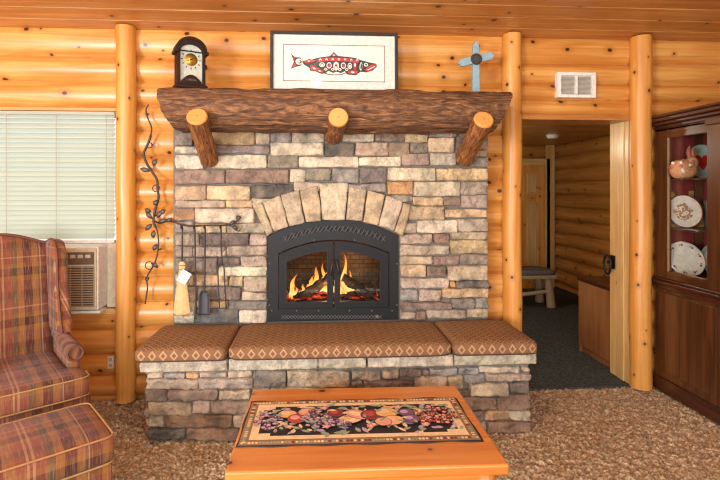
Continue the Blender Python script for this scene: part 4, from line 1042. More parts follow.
leaf(229, 225, 0.6, .045, .02, -0.175); leaf(232, 226, -0.5, .04, .02, -0.175); leaf(166, 221.5, 0.4, .04, .02, -0.14)
HK = [182.5, 194.8, 205.2, 221.0]
for px in HK:
    a = PV(px, 225.2, -0.17); mb = MB()
    mb.tube(smooth_path([(a[0], -0.17, a[2] + 0.002), (a[0], -0.184, a[2] - 0.012), (a[0] , -0.196, a[2] - 0.022), (a[0], -0.208, a[2] - 0.012), (a[0], -0.210, a[2] + 0.004)], 5), 0.0042, 7); mb.build('hook', M['iron'], vr, world=True)
for px, py in ((153.5, 216), (158, 250)):
    a = PV(px, py, -0.05); mb = MB(); mb.tube([(a[0], -0.052, a[2]), (a[0], 0.012, a[2])], 0.006, 8); mb.build('wall_stud', M['iron'], vr, world=True)
# tools hung on the hooks
def TP(px, py): a = U(px, py, -0.197); return (a[0], -0.197, a[2] if len(a) > 2 else a[1])
def eye(mb, p): mb.tube([(p[0], p[1] + 0.009 * cos(k * pi / 8), p[2] + 0.010 * sin(k * pi / 8) - 0.010) for k in range(16)], 0.0028, 6, closed=True)
def tool(name, label, px, cat):
    p = TP(px, 226.8); t = thing(name, label, cat, p, group='hanging fire tools'); return t, p
t, p = tool('hearth_broom', 'short straw hearth broom with a white tag hanging on the iron rack', HK[0], 'broom')
mb = MB(); eye(mb, (p[0], p[1], p[2])); q = TP(182.0, 267); mb.tube([(p[0], p[1], p[2] - 0.018), q], 0.0055, 8); mb.build('handle', M['iron'], t, world=True)
mb = MB(); zA = TP(182, 262)[2]; zB = TP(182, 314)[2]
prof = [(0.008, zA + 0.004), (0.020, zA - 0.012), (0.022, zA - 0.026), (0.018, zA - 0.045), (0.024, zA - 0.10), (0.036, zA - 0.19), (0.048, zA - 0.29), (0.052, zB + 0.01), (0.046, zB)]
n = 40; rows = []
for r, z in prof:
    rows.append([mb.vert((q[0] + r * cos(2 * pi * k / n) * (1 + 0.09 * sin(k * 7.3)), q[1] + 0.5 * r * sin(2 * pi * k / n) * (1 + 0.09 * sin(k * 5.1)), z + (0.006 * sin(k * 3.3) if r > 0.05 else 0))) for k in range(n)])
for a, b in zip(rows[:-1], rows[1:]):
    for k in range(n): mb.face([a[(k + 1) % n], a[k], b[k], b[(k + 1) % n]], None, 0, False)
mb.face(rows[-1][:], None, 0)
mb.build('bristles', M['straw'], t, world=True)
mb = MB()
for zz in (zA - 0.022, zA - 0.05): mb.tube([(q[0] + 0.0235 * cos(k * pi / 10), q[1] + 0.0135 * sin(k * pi / 10), zz) for k in range(20)], 0.003, 6, closed=True)
mb.build('binding', M['rtan'], t, world=True)
tg = TP(185.5, 276); mb = MB(); a = rad(-32)
mb.prism([(tg[0] + (x * cos(a) - z * sin(a)), tg[2] + (x * sin(a) + z * cos(a))) for x, z in ((-.033, -.042), (.033, -.042), (.033, .042), (-.033, .042))], tg[1] - 0.040, tg[1] - 0.0385); mb.build('paper_tag', M['paperTag'], t, world=True)
t, p = tool('fire_poker', 'long straight iron poker hanging between the broom and the shovel', HK[1], 'poker')
mb = MB(); eye(mb, p); q = TP(196.2, 319); mb.tube([(p[0], p[1], p[2] - 0.018), q], [0.006, 0.005], 8); mb.build('shaft', M['iron'], t, world=True)
mb = MB(); z = q[2] + 0.05; mb.tube(smooth_path([(q[0], q[1], z), (q[0] + .01, q[1] - .025, z - .01), (q[0] + .012, q[1] - .04, z - .03)], 4), [0.005] * 5 + [0.004, 0.003, 0.002, 0.001], 7); mb.build('hook_tip', M['iron'], t, world=True)
t, p = tool('ash_shovel', 'black iron ash shovel hanging between the poker and the tongs', HK[2], 'shovel')
mb = MB(); eye(mb, p); q = TP(204.5, 293); mb.tube([(p[0], p[1], p[2] - 0.018), q], 0.0058, 8); mb.build('shaft', M['iron'], t, world=True)
mb = MB(); pc = TP(204.6, 303); hw, hh = 0.036, 0.082
def fs(u, v):
    x = (u - .5) * 2; zz = v
    w = hw * (0.55 + 0.45 * min(1, (1 - v) * 4.5) ** 0.6) if v > 0.78 else hw * (1 + 0.06 * (1 - v))
    return (pc[0] + x * w, pc[1] - 0.020 * abs(x) ** 3 + 0.006, pc[2] - hh + 2 * hh * v)
mb.grid(fs, 10, 14); o = mb.build('pan', M['ashpan'], t, world=True); s = o.modifiers.new('solid', 'SOLIDIFY'); s.thickness = 0.003
t, p = tool('fire_tongs', 'two legged iron fire tongs hanging last on the rack, nearest the fireplace doors', HK[3], 'tongs')
mb = MB(); eye(mb, p); q = TP(221.8, 263.5); mb.tube([(p[0], p[1], p[2] - 0.018), q], 0.0055, 8); mb.build('shaft', M['iron'], t, world=True)
for pts in ([(221.5, 263), (218.2, 266), (218.4, 285), (219.6, 308)], [(222, 263), (224.0, 268), (225.0, 290), (226.2, 309)]):
    mb = MB(); mb.tube(smooth_path([TP(*a) for a in pts], 5), 0.0045, 7); mb.build('leg', M['iron'], t, world=True)
mb = MB(); mb.ball(TP(221.8, 264), 0.009, 10); mb.build('pivot', M['iron'], t, world=True)

# ---------------------------------------------------------------- coffee table and runner
TZ = 0.45
c4 = [UZ(251, 388, TZ), UZ(447, 388.5, TZ), UZ(510, 468, TZ), UZ(226, 472, TZ)]
tcx = sum(p[0] for p in c4) / 4; tcy = sum(p[1] for p in c4) / 4
trz = math.atan2(c4[1][1] - c4[0][1] + c4[2][1] - c4[3][1], c4[1][0] - c4[0][0] + c4[2][0] - c4[3][0])
TW = ((c4[1][0] - c4[0][0]) + (c4[2][0] - c4[3][0])) / 4; TD = ((c4[0][1] - c4[3][1]) + (c4[1][1] - c4[2][1])) / 4
trz += rad(2.2); TW *= 1.028; tcx += 0.018; tcy += 0.01
tb = thing('coffee_table', 'amber pine coffee table on the carpet in front of the hearth', 'coffee table', (tcx, tcy, 0), trz)
mb = MB(); ys = [-TD, -TD * 0.42, TD * 0.05, TD * 0.5, TD]
for a, b in zip(ys[:-1], ys[1:]): mb.box(-TW, TW, a, b, TZ - 0.042, TZ, along=0)
mb.build('tabletop', M['table'], tb, bevel=0.009, seg=3)
mb = MB(); mb.ring(rect(-TW + 0.05, TW - 0.05, -TD + 0.05, TD - 0.05), rect(-TW + 0.075, TW - 0.075, -TD + 0.075, TD - 0.075), TZ - 0.14, TZ - 0.042, plane='xy'); mb.build('apron', M['table'], tb)
for sx in (-1, 1):
    for sy in (-1, 1):
        x, y = sx * (TW - 0.07), sy * (TD - 0.07); mb = MB()
        mb.lathe([(0.030, 0.0), (0.034, 0.03), (0.026, 0.06), (0.036, 0.14), (0.030, 0.24), (0.038, 0.30), (0.038, TZ - 0.042)], x, y, 18); mb.build('leg', M['table'], tb)
# runner (woven fruit pattern), laid over the middle of the table
def TL(px, py):
    X, Yy = UZ(px, py, TZ); dx, dy = X - tcx, Yy - tcy
    return dx * cos(trz) + dy * sin(trz), -dx * sin(trz) + dy * cos(trz)
q4 = [TL(251, 400.5), TL(453, 399.5), TL(489, 443), TL(236.5, 446.5)]
RW = ((q4[1][0] - q4[0][0]) + (q4[2][0] - q4[3][0])) / 4; RD_ = 1.0 * ((q4[0][1] - q4[3][1]) + (q4[1][1] - q4[2][1])) / 4
rxc = sum(p[0] for p in q4) / 4; ryc = sum(p[1] for p in q4) / 4
RX0, RY0 = tcx + rxc * cos(trz) - ryc * sin(trz), tcy + rxc * sin(trz) + ryc * cos(trz)
rn = thing('table_runner', 'tapestry table runner woven with fruit on black, laid on the coffee table', 'table runner', (RX0, RY0, TZ), trz)
rmat = ['rblack', 'rcream', 'rtan', 'rgreen', 'rpurple', 'rred', 'rpeach', 'rpink', 'rlilac', 'rwine']
RM = [M[k] for k in rmat]; ri = {k: i for i, k in enumerate(rmat)}
mb = MB(); n1, n2 = 60, 20
def rf(u, v):
    wob = 0.004 * sin(u * 31) * (abs(v - .5) * 2) ** 6
    return ((u - .5) * 2 * RW + 0.003 * sin(v * 9) * (abs(u - .5) * 2) ** 6, (v - .5) * 2 * RD_ + wob, 0.0028 + 0.0012 * sin(u * 23 + 1) * (abs(v - .5) * 2) ** 4)
mb.grid(rf, n1, n2); base = mb.build('cloth', [M['rblack']], rn); sd_ = base.modifiers.new('solid', 'SOLIDIFY'); sd_.thickness = 0.002; sd_.offset = -1
mb = MB(); zl = [0.0046]
def quad(x0, x1, y0, y1, m):
    zl[0] += 0.00003; i = [mb.vert((x, y, zl[0])) for x, y in ((x0, y0), (x1, y0), (x1, y1), (x0, y1))]; mb.face(i, None, ri[m])
def disc(x, y, a, b, m, rot=0.0, n=14):
    zl[0] += 0.000012; i = [mb.vert((x + a * cos(2 * pi * k / n) * cos(rot) - b * sin(2 * pi * k / n) * sin(rot), y + a * cos(2 * pi * k / n) * sin(rot) + b * sin(2 * pi * k / n) * cos(rot), zl[0])) for k in range(n)]; mb.face(i, None, ri[m])
def leafp(x, y, L_, w, ang, m):
    zl[0] += 0.000012; P = [(0, 0), (.3, .45), (.6, .5), (1, 0), (.6, -.5), (.3, -.45)]
    i = [mb.vert((x + L_ * a * cos(ang) - w * b * sin(ang), y + L_ * a * sin(ang) + w * b * cos(ang), zl[0])) for a, b in P]; mb.face(i, None, ri[m])
quad(-RW + .008, RW - .008, -RD_ + .008, RD_ - .008, 'rtan')
R2 = random.Random(8)
n = 66
for k in range(n):                                            # figured outer band
    x = -RW + 0.02 + k * (2 * RW - 0.04) / (n - 1)
    for y in (-RD_ + 0.026, RD_ - 0.026): disc(x, y, 0.0065, 0.009, R2.choice(['rcream', 'rcream', 'rwine', 'rgreen']), n=8)
for k in range(22):
    y = -RD_ + 0.03 + k * (2 * RD_ - 0.06) / 21
    for x in (-RW + 0.026, RW - 0.026): disc(x, y, 0.009, 0.0065, R2.choice(['rcream', 'rcream', 'rwine', 'rgreen']), n=8)
quad(-RW + .045, RW - .045, -RD_ + .045, RD_ - .045, 'rcream')
bx, by = RW - 0.078, RD_ - 0.074
quad(-bx, bx, -by, by, 'rblack')
for s in (-1, 1):                                             # stepped corners of the cream band
    for sy in (-1, 1): quad(min(s * bx, s * (bx - .05)), max(s * bx, s * (bx - .05)), min(sy * by, sy * (by - .022)), max(sy * by, sy * (by - .022)), 'rcream')
HYR = by + 0.018
for k in range(190):
    x = R2.uniform(-bx - .02, bx + .02); y = R2.uniform(-HYR, HYR) * 0.85
    leafp(x, y, R2.uniform(.03, .06), R2.uniform(.014, .024), R2.uniform(0, 6.28), R2.choice(['rgreen', 'rgreen', 'rcream', 'rlilac']))
def grapes(cx_, cy_, rx_, ry_, ms, n):
    n = int(n * 1.25); rx_ *= 1.12; ry_ *= 1.12
    for k in range(n):
        a = R2.uniform(0, 6.28); r = sqrt(R2.random()); x, y = cx_ + rx_ * r * cos(a), cy_ + ry_ * r * sin(a)
        m = R2.choice(ms); disc(x, y, 0.0115, 0.0115, 'rblack', n=10); disc(x, y, 0.0098, 0.0098, m, n=10); disc(x - .002, y + .003, 0.0035, 0.0035, 'rcream', n=6)
def fruit(x, y, a, b, m, m2, rot=0):
    a *= 1.2; b *= 1.2; disc(x, y, a + .003, b + .003, 'rblack', rot, 20); disc(x, y, a, b, m, rot, 20); disc(x - a * .25, y + b * .25, a * .5, b * .5, m2, rot, 14)
W = bx
grapes(-W * .93, 0.0, .05, .075, ['rpurple', 'rlilac'], 40); grapes(W * .84, .01, .085, .085, ['rred', 'rwine', 'rpink'], 70)
fruit(-W * .74, .045, .035, .03, 'rpeach', 'rcream'); fruit(-W * .63, .00, .036, .034, 'rred', 'rpink'); fruit(-W * .54, .06, .03, .03, 'rpink', 'rpeach')
grapes(-W * .42, -.005, .06, .07, ['rpurple', 'rlilac'], 50); fruit(-W * .22, .04, .03, .03, 'rwine', 'rred')
fruit(-W * .08, -.02, .05, .032, 'rcream', 'rpeach', .4); fruit(W * .02, .02, .055, .032, 'rpink', 'rcream', -.5); fruit(W * .16, .015, .042, .04, 'rwine', 'rred')
fruit(W * .32, .035, .042, .036, 'rpeach', 'rcream'); fruit(W * .36, -.04, .042, .034, 'rpeach', 'rcream', .3); fruit(W * .26, -.05, .03, .03, 'rpink', 'rpeach')
fruit(W * .53, .03, .03, .03, 'rpurple', 'rlilac'); fruit(W * .56, -.03, .03, .03, 'rpurple', 'rlilac'); grapes(-W * .2, -.05, .05, .035, ['rpurple', 'rlilac'], 18)
for x, y in ((-W * .33, -.085), (W * .46, .085), (-W * .7, -.08), (W * .12, -.088), (W * .68, -.085), (-W * .35, .088)):
    for k in range(5): leafp(x, y, .022, .014, k * 1.2566, 'rpink')
    disc(x, y, .006, .006, 'rcream', n=8)
for k in range(24): leafp(R2.choice([-.86, -.64, -.48, -.3, -.12, .1, .24, .44, .62, .72]) * W + R2.uniform(-.02, .02), R2.uniform(-.09, .09), R2.uniform(.03, .05), R2.uniform(.014, .02), R2.uniform(0, 6.28), R2.choice(['rgreen', 'rcream', 'rgreen']))
mb.build('woven_fruit', RM, rn)

# ---------------------------------------------------------------- plaid wing chair
CH = rad(37.6)
ch = thing('wing_chair', 'rust and plum plaid wingback armchair below the window blind', 'armchair', (-1.735, -0.705, 0), CH)
def panel(mb, outline, y0, y1, bulge=0.02, tilt=0.0):
    # thick upholstered slab from an (x, z) outline
    c = (sum(p[0] for p in outline) / len(outline), sum(p[1] for p in outline) / len(outline))
    rings = []
    ks = [(1.0, 0.5, 0), (1.0, 0.12, 0), (0.965, 0.0, 0.3), (0.88, 0, 0.7), (0.7, 0, 0.9), (0.4, 0, 1.0), (0.05, 0, 1.0)]
    return ks, c
bz0_, bz1_ = 0.40, 1.20
def back_outline(w=0.29):
    pts = [(-w * 0.94, bz0_), (w * 0.94, bz0_)]
    for k in range(13):
        t = k / 12; x = w - 2 * w * t
        pts.append((x, bz1_ - 0.075 + 0.075 * (0.5 - 0.5 * cos(2 * pi * t)) ** 0.7 + 0.0))
    return pts
def soft_slab(mb, pts, yf, yb_, bulge, lean, inset=0.05, m=0):
    # closed outline pts (ccw seen from the front), front pillowed by bulge, leaning back by lean per metre above bz0_
    cx_ = sum(p[0] for p in pts) / len(pts); cz_ = sum(p[1] for p in pts) / len(pts); n = len(pts)
    prof = [(1.0, yb_, 0), (1.012, (yf + yb_) / 2, 0), (1.0, yf + 0.02, 0), (0.975, yf + 0.004, 0), (0.92, yf - bulge * .35, 0), (0.8, yf - bulge * .7, 0), (0.55, yf - bulge * .95, 0), (0.25, yf - bulge, 0), (0.02, yf - bulge, 0)]
    rings = [[mb.vert((cx_ + (x - cx_) * s, y + (z - bz0_) * lean * (1 if True else 0), cz_ + (z - cz_) * s)) if False else mb.vert((cx_ + (x - cx_) * s, y + (cz_ + (z - cz_) * s - bz0_) * lean, cz_ + (z - cz_) * s)) for x, z in pts] for s, y, _ in prof]
    for a, b in zip(rings[:-1], rings[1:]):
        for k in range(n):
            k2 = (k + 1) % n; q = [a[k], a[k2], b[k2], b[k]]
            mb.face(q, [(mb.v[i][0], mb.v[i][2] + 0.2 * mb.v[i][1]) for i in q], m, True)
    mb.face(rings[0][::-1], [(mb.v[i][0], mb.v[i][2]) for i in rings[0][::-1]], m); mb.face(rings[-1], [(mb.v[i][0], mb.v[i][2]) for i in rings[-1]], m)
    return rings
def refine(pts, n=4):
    out = []
    for i in range(len(pts)):
        a, b = pts[i], pts[(i + 1) % len(pts)]
        d = math.hypot(b[0] - a[0], b[1] - a[1]); k = max(1, int(d / 0.05))
        for j in range(k): out.append((a[0] + (b[0] - a[0]) * j / k, a[1] + (b[1] - a[1]) * j / k))
    return out
mb = MB(); bo = refine(back_outline()); LE = 0.20
soft_slab(mb, bo, 0.20, 0.30, 0.035, LE); back = mb.build('backrest', M['plaid'], ch)
mb = MB(); top = [p for p in back_outline()[2:]]
mb.tube(smooth_path([(x * 1.01, 0.21 + (z - bz0_) * LE, z + 0.004) for x, z in top], 3), 0.009, 8); mb.build('piping', M['pipingdark'], back)
# wings: seen edge on from the front, swept forward
def wing_profile():   # (y, z) outline
    return [(0.36, 0.60), (0.10, 0.60), (-0.02, 0.63), (0.03, 0.74), (0.085, 0.88), (0.10, 1.0), (0.115, 1.09), (0.18, 1.155), (0.28, 1.165), (0.40, 1.14), (0.42, 1.0), (0.39, 0.8)]
for s in (-1, 1):
    mb = MB(); o = refine(wing_profile())
    cyy = sum(p[0] for p in o) / len(o); czz = sum(p[1] for p in o) / len(o); rings = []
    for k_, xx in ((0.90, 0.275), (0.985, 0.283), (1.0, 0.300), (1.0, 0.335), (0.985, 0.350), (0.90, 0.356)):
        rings.append([mb.vert((s * (xx - 0.028 + 0.02 * (0.25 - (cyy + (y - cyy) * k_))), cyy + (y - cyy) * k_, czz + (z - czz) * k_)) for y, z in o])
    n = len(o)
    for a, b in zip(rings[:-1], rings[1:]):
        for k in range(n):
            k2 = (k + 1) % n; q = [a[k], a[k2], b[k2], b[k]]; mb.face(q, [(mb.v[i][0] + mb.v[i][1] , mb.v[i][2]) for i in q], 0, True)
    for rg in (rings[0], rings[-1]): mb.face(rg, [(mb.v[i][1], mb.v[i][2]) for i in rg], 0)
    w = mb.build('wing', M['plaid'], ch)
    mb = MB(); e = [(y, z) for y, z in wing_profile()[2:10]]
    mb.tube(smooth_path([(s * (0.266 + 0.02 * (0.25 - y)), y - 0.004, z + 0.003) for y, z in e], 4), 0.007, 8); mb.build('piping', M['pipingdark'], w)
# rolled arms
for s in (-1, 1):
    mb = MB(); xa = s * 0.300
    pth = [(xa, 0.36, 0.585), (xa, 0.2, 0.58), (xa, 0.0, 0.57), (xa + s * 0.004, -0.14, 0.56), (xa + s * 0.006, -0.20, 0.55)]
    mb.tube(smooth_path(pth, 4), [0.042] * 10 + [0.044] * 7, 20); 
    mb.box(min(s * 0.27, s * 0.335), max(s * 0.27, s * 0.335), -0.195, 0.36, 0.16, 0.56)
    mb.uv = [[(mb.v[i][0] + mb.v[i][1], mb.v[i][2]) for i in f] for f in mb.f]
    a = mb.build('arm', M['plaid'], ch, bevel=0.012)
    mb = MB(); mb.tube([(xa + s * 0.006 + 0.040 * cos(k * pi / 12), -0.203, 0.55 + 0.040 * sin(k * pi / 12)) for k in range(24)], 0.007, 6, closed=True); mb.build('piping', M['pipingdark'], a)
mb = MB(); mb.box(-0.30, 0.30, -0.30, 0.34, 0.15, 0.36); mb.build('seat_base', M['plaid'], ch, bevel=0.02)
mb = MB(); mb.box(-0.36, 0.36, -0.335, -0.18, 0.15, 0.36); mb.build('front_rail', M['plaid'], ch, bevel=0.025, seg=3)
SZ0, SZ1 = 0.352, 0.475
mb = MB(); mb.sell((0, -0.02, (SZ0 + SZ1) / 2), (0.275, 0.30, (SZ1 - SZ0) / 2 + 0.012), 0.16, 72, 22, e2=0.42)
mb.sell((0, -0.285, (SZ0 + SZ1) / 2), (0.345, 0.105, (SZ1 - SZ0) / 2 + 0.008), 0.25, 72, 22, e2=0.42); sc = mb.build('seat_cushion', M['plaid'], ch)
def fl(z, w=0.342, y1=-0.389, k=0.25):
    pts = []
    for j in range(33):
        a = pi + pi * j / 32; pts.append((w * math.copysign(abs(cos(a)) ** k, cos(a)), -0.285 + 0.104 * math.copysign(abs(sin(a)) ** k, sin(a)), z))
    return pts
for z in (SZ1 - 0.012, SZ0 + 0.012):
    mb = MB(); mb.tube(fl(z), 0.0045, 7); mb.build('piping', M['piping'], sc)
for sx in (-1, 1):
    mb = MB(); mb.lathe([(0.014, 0.0), (0.024, 0.015), (0.016, 0.04), (0.030, 0.10), (0.034, 0.16)], sx * 0.30, -0.28, 14); mb.build('leg', M['darkleg'], ch)
    mb = MB(); mb.tube([(sx * 0.30, 0.36, 0.0), (sx * 0.29, 0.31, 0.16)], [0.016, 0.026], 10); mb.build('leg', M['darkleg'], ch)
# ottoman
ot = thing('ottoman', 'matching rust plaid ottoman with gold piping in front of the armchair', 'ottoman', (-1.255, -1.375, 0), rad(38.0))
OW, OD = 0.32, 0.225
mb = MB(); mb.sell((0, 0, 0.355), (OW, OD, 0.068), 0.13, 84, 24, e2=0.36, tw=lambda p: (p[0], p[1], p[2] + (0.014 * (1 - (p[0] / OW) ** 2) * (1 - (p[1] / OD) ** 2) if p[2] > 0.38 else 0))); oc = mb.build('cushion', M['plaid'], ot)
def ol(z, k=1.0): return [((OW * k) * math.copysign(abs(cos(2 * pi * j / 72)) ** 0.13, cos(2 * pi * j / 72)), (OD * k) * math.copysign(abs(sin(2 * pi * j / 72)) ** 0.13, sin(2 * pi * j / 72)), z) for j in range(72)]
for z, k in ((0.412, 0.978), (0.300, 0.985)):
    mb = MB(); mb.tube(ol(z, k), 0.0045, 7, closed=True); mb.build('piping', M['piping'], oc)
mb = MB(); mb.box(-OW + 0.012, OW - 0.012, -OD + 0.012, OD - 0.012, 0.14, 0.30)
mb.uv = [[(mb.v[i][0], mb.v[i][2] + mb.v[i][1]) for i in f] for f in mb.f]
mb.build('base', M['plaid'], ot, bevel=0.02, seg=3)
for sx in (-1, 1):
    for sy in (-1, 1):
        mb = MB(); mb.lathe([(0.014, 0.0), (0.026, 0.015), (0.016, 0.045), (0.030, 0.10), (0.034, 0.15)], sx * (OW - 0.06), sy * (OD - 0.06), 14); mb.build('leg', M['darkleg'], ot)
# ---------------------------------------------------------------- china cabinet
CX = 2.545; CR = 3.72; YB = -0.035
cc = thing('china_cabinet', 'dark cherry china cabinet with glass side standing against the logs by the doorway', 'china cabinet', ((CX + CR) / 2, -0.33, 0))
def cb(name, mat, x0, x1, y0, y1, z0, z1, parent=cc, bevel=0.004, along=None):
    mb = MB(); mb.box(x0, x1, y0, y1, z0, z1, along=along); return mb.build(name, mat, parent, bevel=bevel, world=True)
WZ = 0.80
cb('plinth', M['cherrytop'], CX - 0.015, CR, -0.745, YB, 0, 0.10, along=1)
base = cb('lower_carcass', M['cherry'], CX, CR, -0.70, YB, 0.10, WZ - 0.03, along=2)
cb('side_panel', M['cherry'], CX - 0.012, CX + 0.01, -0.60, YB - 0.05, 0.16, WZ - 0.07, base, along=2)
cb('corner_pilaster', M['cherry'], CX - 0.018, CX + 0.09, -0.735, -0.625, 0.10, WZ - 0.03, along=2)
mb = MB(); pr = [(-0.005, 0), (-0.022, 0.012), (-0.03, 0.03), (-0.02, 0.038), (-0.02, 0.052)]
mb.box(CX - 0.022, CR, -0.745, YB, WZ - 0.04, WZ - 0.005, along=1); mb.box(CX - 0.036, CR, -0.762, YB, WZ - 0.005, WZ + 0.018, along=1); mb.box(CX - 0.015, CR, -0.74, YB, WZ + 0.018, WZ + 0.035, along=1)
mb.build('waist_moulding', M['cherrytop'], cc, bevel=0.006, world=True)
for k in range(2):
    x0 = CX + 0.12 + k * 0.5; d = cb('cabinet_door', M['cherry'], x0, x0 + 0.48, -0.715, -0.695, 0.14, WZ - 0.06, along=2)
    mb = MB(); mb.ball((x0 + (0.44 if k == 0 else 0.04), -0.73, 0.5), 0.014, 10); mb.build('knob', M['brass'], d, world=True)
Z0, Z1 = WZ + 0.035, 1.93
yF = -0.635
cb('back_stile', M['cherry'], CX, CX + 0.03, -0.165, YB, Z0, Z1, along=2)
cb('side_bottom_rail', M['cherry'], CX, CX + 0.03, -0.53, -0.165, Z0, Z0 + 0.06, along=1)
cb('side_top_rail', M['cherry'], CX, CX + 0.03, -0.53, -0.165, 1.855, Z1, along=1)
cb('corner_post', M['cherry'], CX - 0.014, CX + 0.10, yF - 0.01, -0.53, Z0, 1.90, along=2)
cb('post_capital', M['cherry'], CX - 0.022, CX + 0.11, yF - 0.02, -0.522, 1.90, 1.94, along=1)
cb('side_glass', M['glass'], CX + 0.008, CX + 0.013, -0.535, -0.16, Z0 + 0.055, 1.86, bevel=None)
cb('glass_bead', M['rtan'], CX - 0.004, CX + 0.008, -0.172, -0.163, Z0 + 0.055, 1.86, bevel=None, along=2)
cb('back_panel', M['burgundy'], CX + 0.03, CR - 0.02, YB - 0.02, YB, Z0, Z1, bevel=None)
for x in (2.83, 3.25): cb('back_batten', M['cherrytop'], x, x + 0.07, YB - 0.035, YB - 0.02, Z0, Z1, along=2)
cb('far_side', M['cherry'], CR - 0.03, CR, yF, YB, Z0, Z1, along=2)
S1, S2 = U(685, 179, -0.15)[1], U(685, 228, -0.15)[1]
for z in (S1, S2): cb('shelf', M['cherrytop'], CX + 0.02, CR - 0.03, -0.42, YB - 0.02, z - 0.012, z, along=0, bevel=0.002)
cb('floor_board', M['cherry'], CX + 0.02, CR - 0.03, yF + 0.02, YB - 0.02, Z0, Z0 + 0.02, along=0, bevel=None)
for x0, x1 in ((CX + 0.10, CX + 0.16), (3.08, 3.16), (CR - 0.06, CR)): cb('front_stile', M['cherry'], x0, x1, yF, yF + 0.03, Z0, Z1, along=2)
for x0, x1 in ((CX + 0.16, 3.08), (3.16, CR - 0.06)):
    cb('front_rail', M['cherry'], x0, x1, yF, yF + 0.03, Z0, Z0 + 0.07, along=0); cb('front_rail', M['cherry'], x0, x1, yF, yF + 0.03, 1.85, Z1, along=0)
    cb('front_glass', M['glass'], x0 - 0.005, x1 + 0.005, yF + 0.012, yF + 0.017, Z0 + 0.065, 1.855, bevel=None)
mb = MB(); 
for a, z0, z1 in ((0.012, Z1, Z1 + 0.025), (0.03, Z1 + 0.025, Z1 + 0.05), (0.052, Z1 + 0.05, Z1 + 0.078), (0.064, Z1 + 0.078, Z1 + 0.098)): mb.box(CX - a, CR + 0.02, yF - 0.02 - a, YB, z0, z1, along=1)
mb.build('crown_moulding', M['cherrytop'], cc, bevel=0.007, world=True)
cb('cabinet_roof', M['cherrytop'], CX, CR - 0.02, yF, YB, Z1 - 0.015, Z1, bevel=None)

def plate(px, py, Y, r, base_z, label, rim, well, deco, tilt=12, yaw=0, scal=0, name='display_plate', group='plates in the china cabinet'):
    X = UX(px, Y) if px > 0 else -px
    X = max(X, CX + 0.020 + r * cos(rad(yaw)))
    t = thing(name, label, 'plate', (X, Y, base_z + 0.001), rad(yaw), group=group, rx=0)
    a = rad(tilt); prof = [(0.0, 0.012), (r * 0.55, 0.012), (r * 0.66, 0.005), (r * 0.95, -0.006), (r, -0.008), (r * 0.97, -0.002), (r * 0.66, 0.011), (r * 0.5, 0.019), (0, 0.019)]
    def T(x, d, z): z2 = z + r; return (x, d * cos(a) + z2 * sin(a) + 0.0, z2 * cos(a) - d * sin(a) + 0.008 * 0)
    mb = MB(); n = 48; rows = []
    for q, d in prof:
        row = []
        for k in range(n):
            th = 2 * pi * k / n; rr = q * (1 + (0.025 * abs(sin(th * scal / 2)) if scal and q > r * .8 else 0)); row.append(mb.vert(T(rr * cos(th), d, rr * sin(th))))
        rows.append(row)
    for i in range(len(rows) - 1):
        m = 1 if prof[i][0] < r * .6 and i < 2 else 0
        for k in range(n): mb.face([rows[i][k], rows[i][(k + 1) % n], rows[i + 1][(k + 1) % n], rows[i + 1][k]], None, m, True)
    lo = min(v[2] for v in mb.v); mb.v = [(v[0], v[1], v[2] - lo) for v in mb.v]
    mb.build('dish', [M[rim], M[well]], t)
    if deco:
        dm = MB(); R3 = random.Random(int(r * 1000) + px)
        def spot(x, z, s, d, n=10):
            dm.face([dm.vert(tuple(Vector(T(x + s * cos(2 * pi * k / n), d, z + s * sin(2 * pi * k / n))) - Vector((0, 0, lo)))) for k in range(n)], None, 0)
        if deco[0] == 'centre':
            for k in range(90):
                q = r * 0.52 * sqrt(R3.random()); th = R3.uniform(0, 6.28); spot(q * cos(th), q * sin(th), R3.uniform(.003, .009), 0.0105 - k * 1e-5)
        if deco[0] == 'rim':
            for k in range(9): th = k * 6.283 / 9 + .2; spot(r * .82 * cos(th), r * .82 * sin(th), .008, -0.0035); spot(r * .82 * cos(th + .15), r * .82 * sin(th + .15), .005, -0.0035)
        if deco[0] == 'heart':
            P = [(0, -.62), (.55, -.05), (.62, .32), (.4, .55), (.15, .5), (0, .3), (-.15, .5), (-.4, .55), (-.62, .32), (-.55, -.05)]
            dm.face([dm.vert(tuple(Vector(T(x * r * .75, 0.0105, z * r * .75)) - Vector((0, 0, lo)))) for x, z in P], None, 0)
        dm.build('painted_motif', M[deco[1]], t)
        if deco[0] == 'centre':
            rm = MB(); rm.tube([tuple(Vector(T(r * .98 * cos(k * pi / 24), -0.0085, r * .98 * sin(k * pi / 24))) - Vector((0, 0, lo))) for k in range(48)], 0.0045, 5, closed=True); rm.build('rim_line', M['rwine'], t)
    return t
FLZ = Z0 + 0.02
plate(684, 210, -0.165, 0.124, S2, 'white plate with a brown flower cluster and red rim, on the cabinet middle shelf', 'plate', 'plate', ('centre', 'plategold'), yaw=-8)
plate(684, 257, -0.19, 0.130, FLZ, 'white scalloped plate with small rim flowers on the lowest cabinet shelf', 'plate', 'plate', ('rim', 'rwine'), tilt=24, scal=10, yaw=-8)
plate(676, 208, -0.085, 0.12, S2, 'pale green plate tucked behind the brown flowered plate', 'plateteal', 'plateteal', None, tilt=6)
plate(706, 158, -0.15, 0.130, S1, 'pale blue plate with a red heart on the top cabinet shelf', 'plateteal', 'plateteal', ('heart', 'platered'), tilt=10)
plate(676, 255, -0.085, 0.115, FLZ, 'pale green plate tucked behind the scalloped plate', 'plateteal', 'plateteal', None, tilt=6)
plate(716, 257, -0.14, 0.115, FLZ, 'pale blue plate beside the scalloped plate on the lowest cabinet shelf', 'plateteal', 'plate', None, tilt=8)
plate(732, 206, -0.12, 0.12, S2, 'white plate beside the brown flowered plate on the middle shelf', 'plate', 'plate', None, tilt=8)
